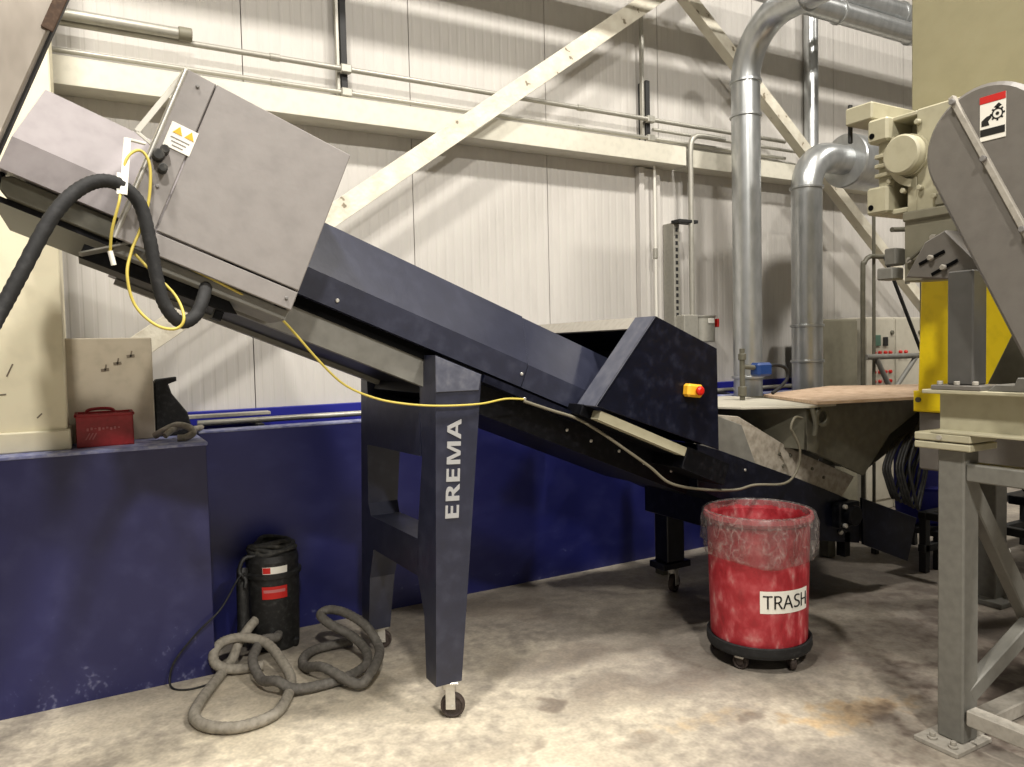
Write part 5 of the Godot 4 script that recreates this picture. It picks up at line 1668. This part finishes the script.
# ------------------------------------------------------------------ dim things under and behind the machine
func clutter() -> void:
	# coil of black cable hanging on the hopper corner
	var t := thing("cable_coil", "bundle of black cable hanging beside the hopper's right corner", "cable", Vector3(4.3, 0.5, -2.72))
	for k in 7:
		var s := on(t)
		var pts := []
		for j in 17:
			var a := TAU * j / 16.0
			pts.append(Vector3(4.10 + 0.022 * k + cos(a) * (0.09 + 0.012 * (k % 3)) + 0.12 * maxf(0.0, sin(a)), 0.80 + sin(a) * (0.18 + 0.012 * k), -2.74 + 0.012 * k + 0.02 * sin(2.0 * a)))
		s.tube(pts, 0.009, 3, 8)
		part("loop", s, M.vac_black, t)
	var s2 := on(t)
	s2.tube([Vector3(4.2, 0.97, -2.7), Vector3(4.28, 1.05, -2.7), Vector3(4.38, 1.10, -2.72), Vector3(4.5, 1.14, -2.75)], 0.012, 5, 8)
	part("tail", s2, M.vac_black, t)
	# blue drum behind
	t = thing("blue_drum", "blue plastic drum in the gap behind the conveyor tail", "drum", Vector3(5.15, 0, -3.2))
	var s := on(t)
	s.lathe([Vector2(0, 0.26), Vector2(0.17, 0.26), Vector2(0.185, 0.28), Vector2(0.2, 0.5), Vector2(0.21, 0.52), Vector2(0.2, 0.54), Vector2(0.2, 0.8), Vector2(0.185, 0.93), Vector2(0.1, 0.96), Vector2(0, 0.96)], Transform3D(Basis.IDENTITY, Vector3(5.15, 0, -3.2)), 28)
	part("shell", s, M.fresh_blue, t)
	s = on(t)
	s.slab(Vector3(4.9, 0.22, -3.45), Vector3(5.4, 0.26, -2.95), 0.004)
	for a in [Vector2(4.9, -3.45), Vector2(5.36, -3.45), Vector2(4.9, -2.99), Vector2(5.36, -2.99)]:
		s.slab(Vector3(a.x, 0, a.y), Vector3(a.x + 0.04, 0.22, a.y + 0.04), 0.003)
	part("stand", s, M.strut_black, t)
	# white bucket
	t = thing("white_pail", "white pail on the floor behind the conveyor tail", "pail", Vector3(5.0, 0, -2.78))
	s = on(t)
	s.lathe([Vector2(0, 0.24), Vector2(0.12, 0.24), Vector2(0.15, 0.42), Vector2(0.155, 0.42), Vector2(0.155, 0.43), Vector2(0.143, 0.43), Vector2(0.115, 0.25), Vector2(0, 0.25)], Transform3D(Basis.IDENTITY, Vector3(5.0, -0.24, -2.72)), 24)
	part("body", s, M.label_white, t)
	# dark pallet rack of pipes at the back right
	t = thing("floor_rack", "low dark steel rack with pipes under the machine", "rack", Vector3(5.6, 0, -2.6))
	for a in [[0.36, -2.3], [0.36, -3.0], [0.14, -2.3], [0.14, -3.0]]:
		s = on(t)
		s.slab(Vector3(4.75, a[0], a[1]), Vector3(7.4, a[0] + 0.05, a[1] + 0.05), 0.004)
		part("rail", s, M.strut_black, t)
	for x in [4.76, 6.0, 7.3]:
		s = on(t)
		s.slab(Vector3(x, 0, -3.0), Vector3(x + 0.05, 0.41, -2.95), 0.004)
		s.slab(Vector3(x, 0, -2.3), Vector3(x + 0.05, 0.41, -2.25), 0.004)
		s.slab(Vector3(x, 0.36, -3.0), Vector3(x + 0.05, 0.41, -2.25), 0.004)
		part("upright", s, M.strut_black, t)
	t = thing("pump_unit", "dark pump unit with hoses under the yellow machine", "pump", Vector3(5.9, 0.41, -2.65))
	s = on(t)
	s.rod(Vector3(5.5, 0.62, -2.62), Vector3(6.1, 0.62, -2.62), 0.16, 24, 0.02)
	part("motor", s, M.black_steel, t)
	s = on(t)
	for k in 8:
		s.lathe([Vector2(0.16, -0.008), Vector2(0.185, -0.006), Vector2(0.185, 0.006), Vector2(0.16, 0.008)], Transform3D(Basis(Vector3.BACK, -PI / 2), Vector3(5.56 + 0.07 * k, 0.62, -2.62)), 24)
	part("cooling_fin", s, M.black_steel, t)
	s = on(t)
	s.slab(Vector3(5.45, 0.41, -2.8), Vector3(6.2, 0.47, -2.45), 0.006)
	part("bed", s, M.black_steel, t)
	s = on(t)
	s.slab(Vector3(6.15, 0.45, -2.8), Vector3(6.5, 0.95, -2.4), 0.015)
	part("pump_head", s, M.guard_grey, t)
	s = on(t)
	s.tube([Vector3(6.2, 0.9, -2.4), Vector3(5.9, 0.95, -2.3), Vector3(5.6, 0.8, -2.25), Vector3(5.4, 0.55, -2.28), Vector3(5.3, 0.43, -2.3)], 0.02, 6, 10)
	part("hose", s, M.vac_black, t)
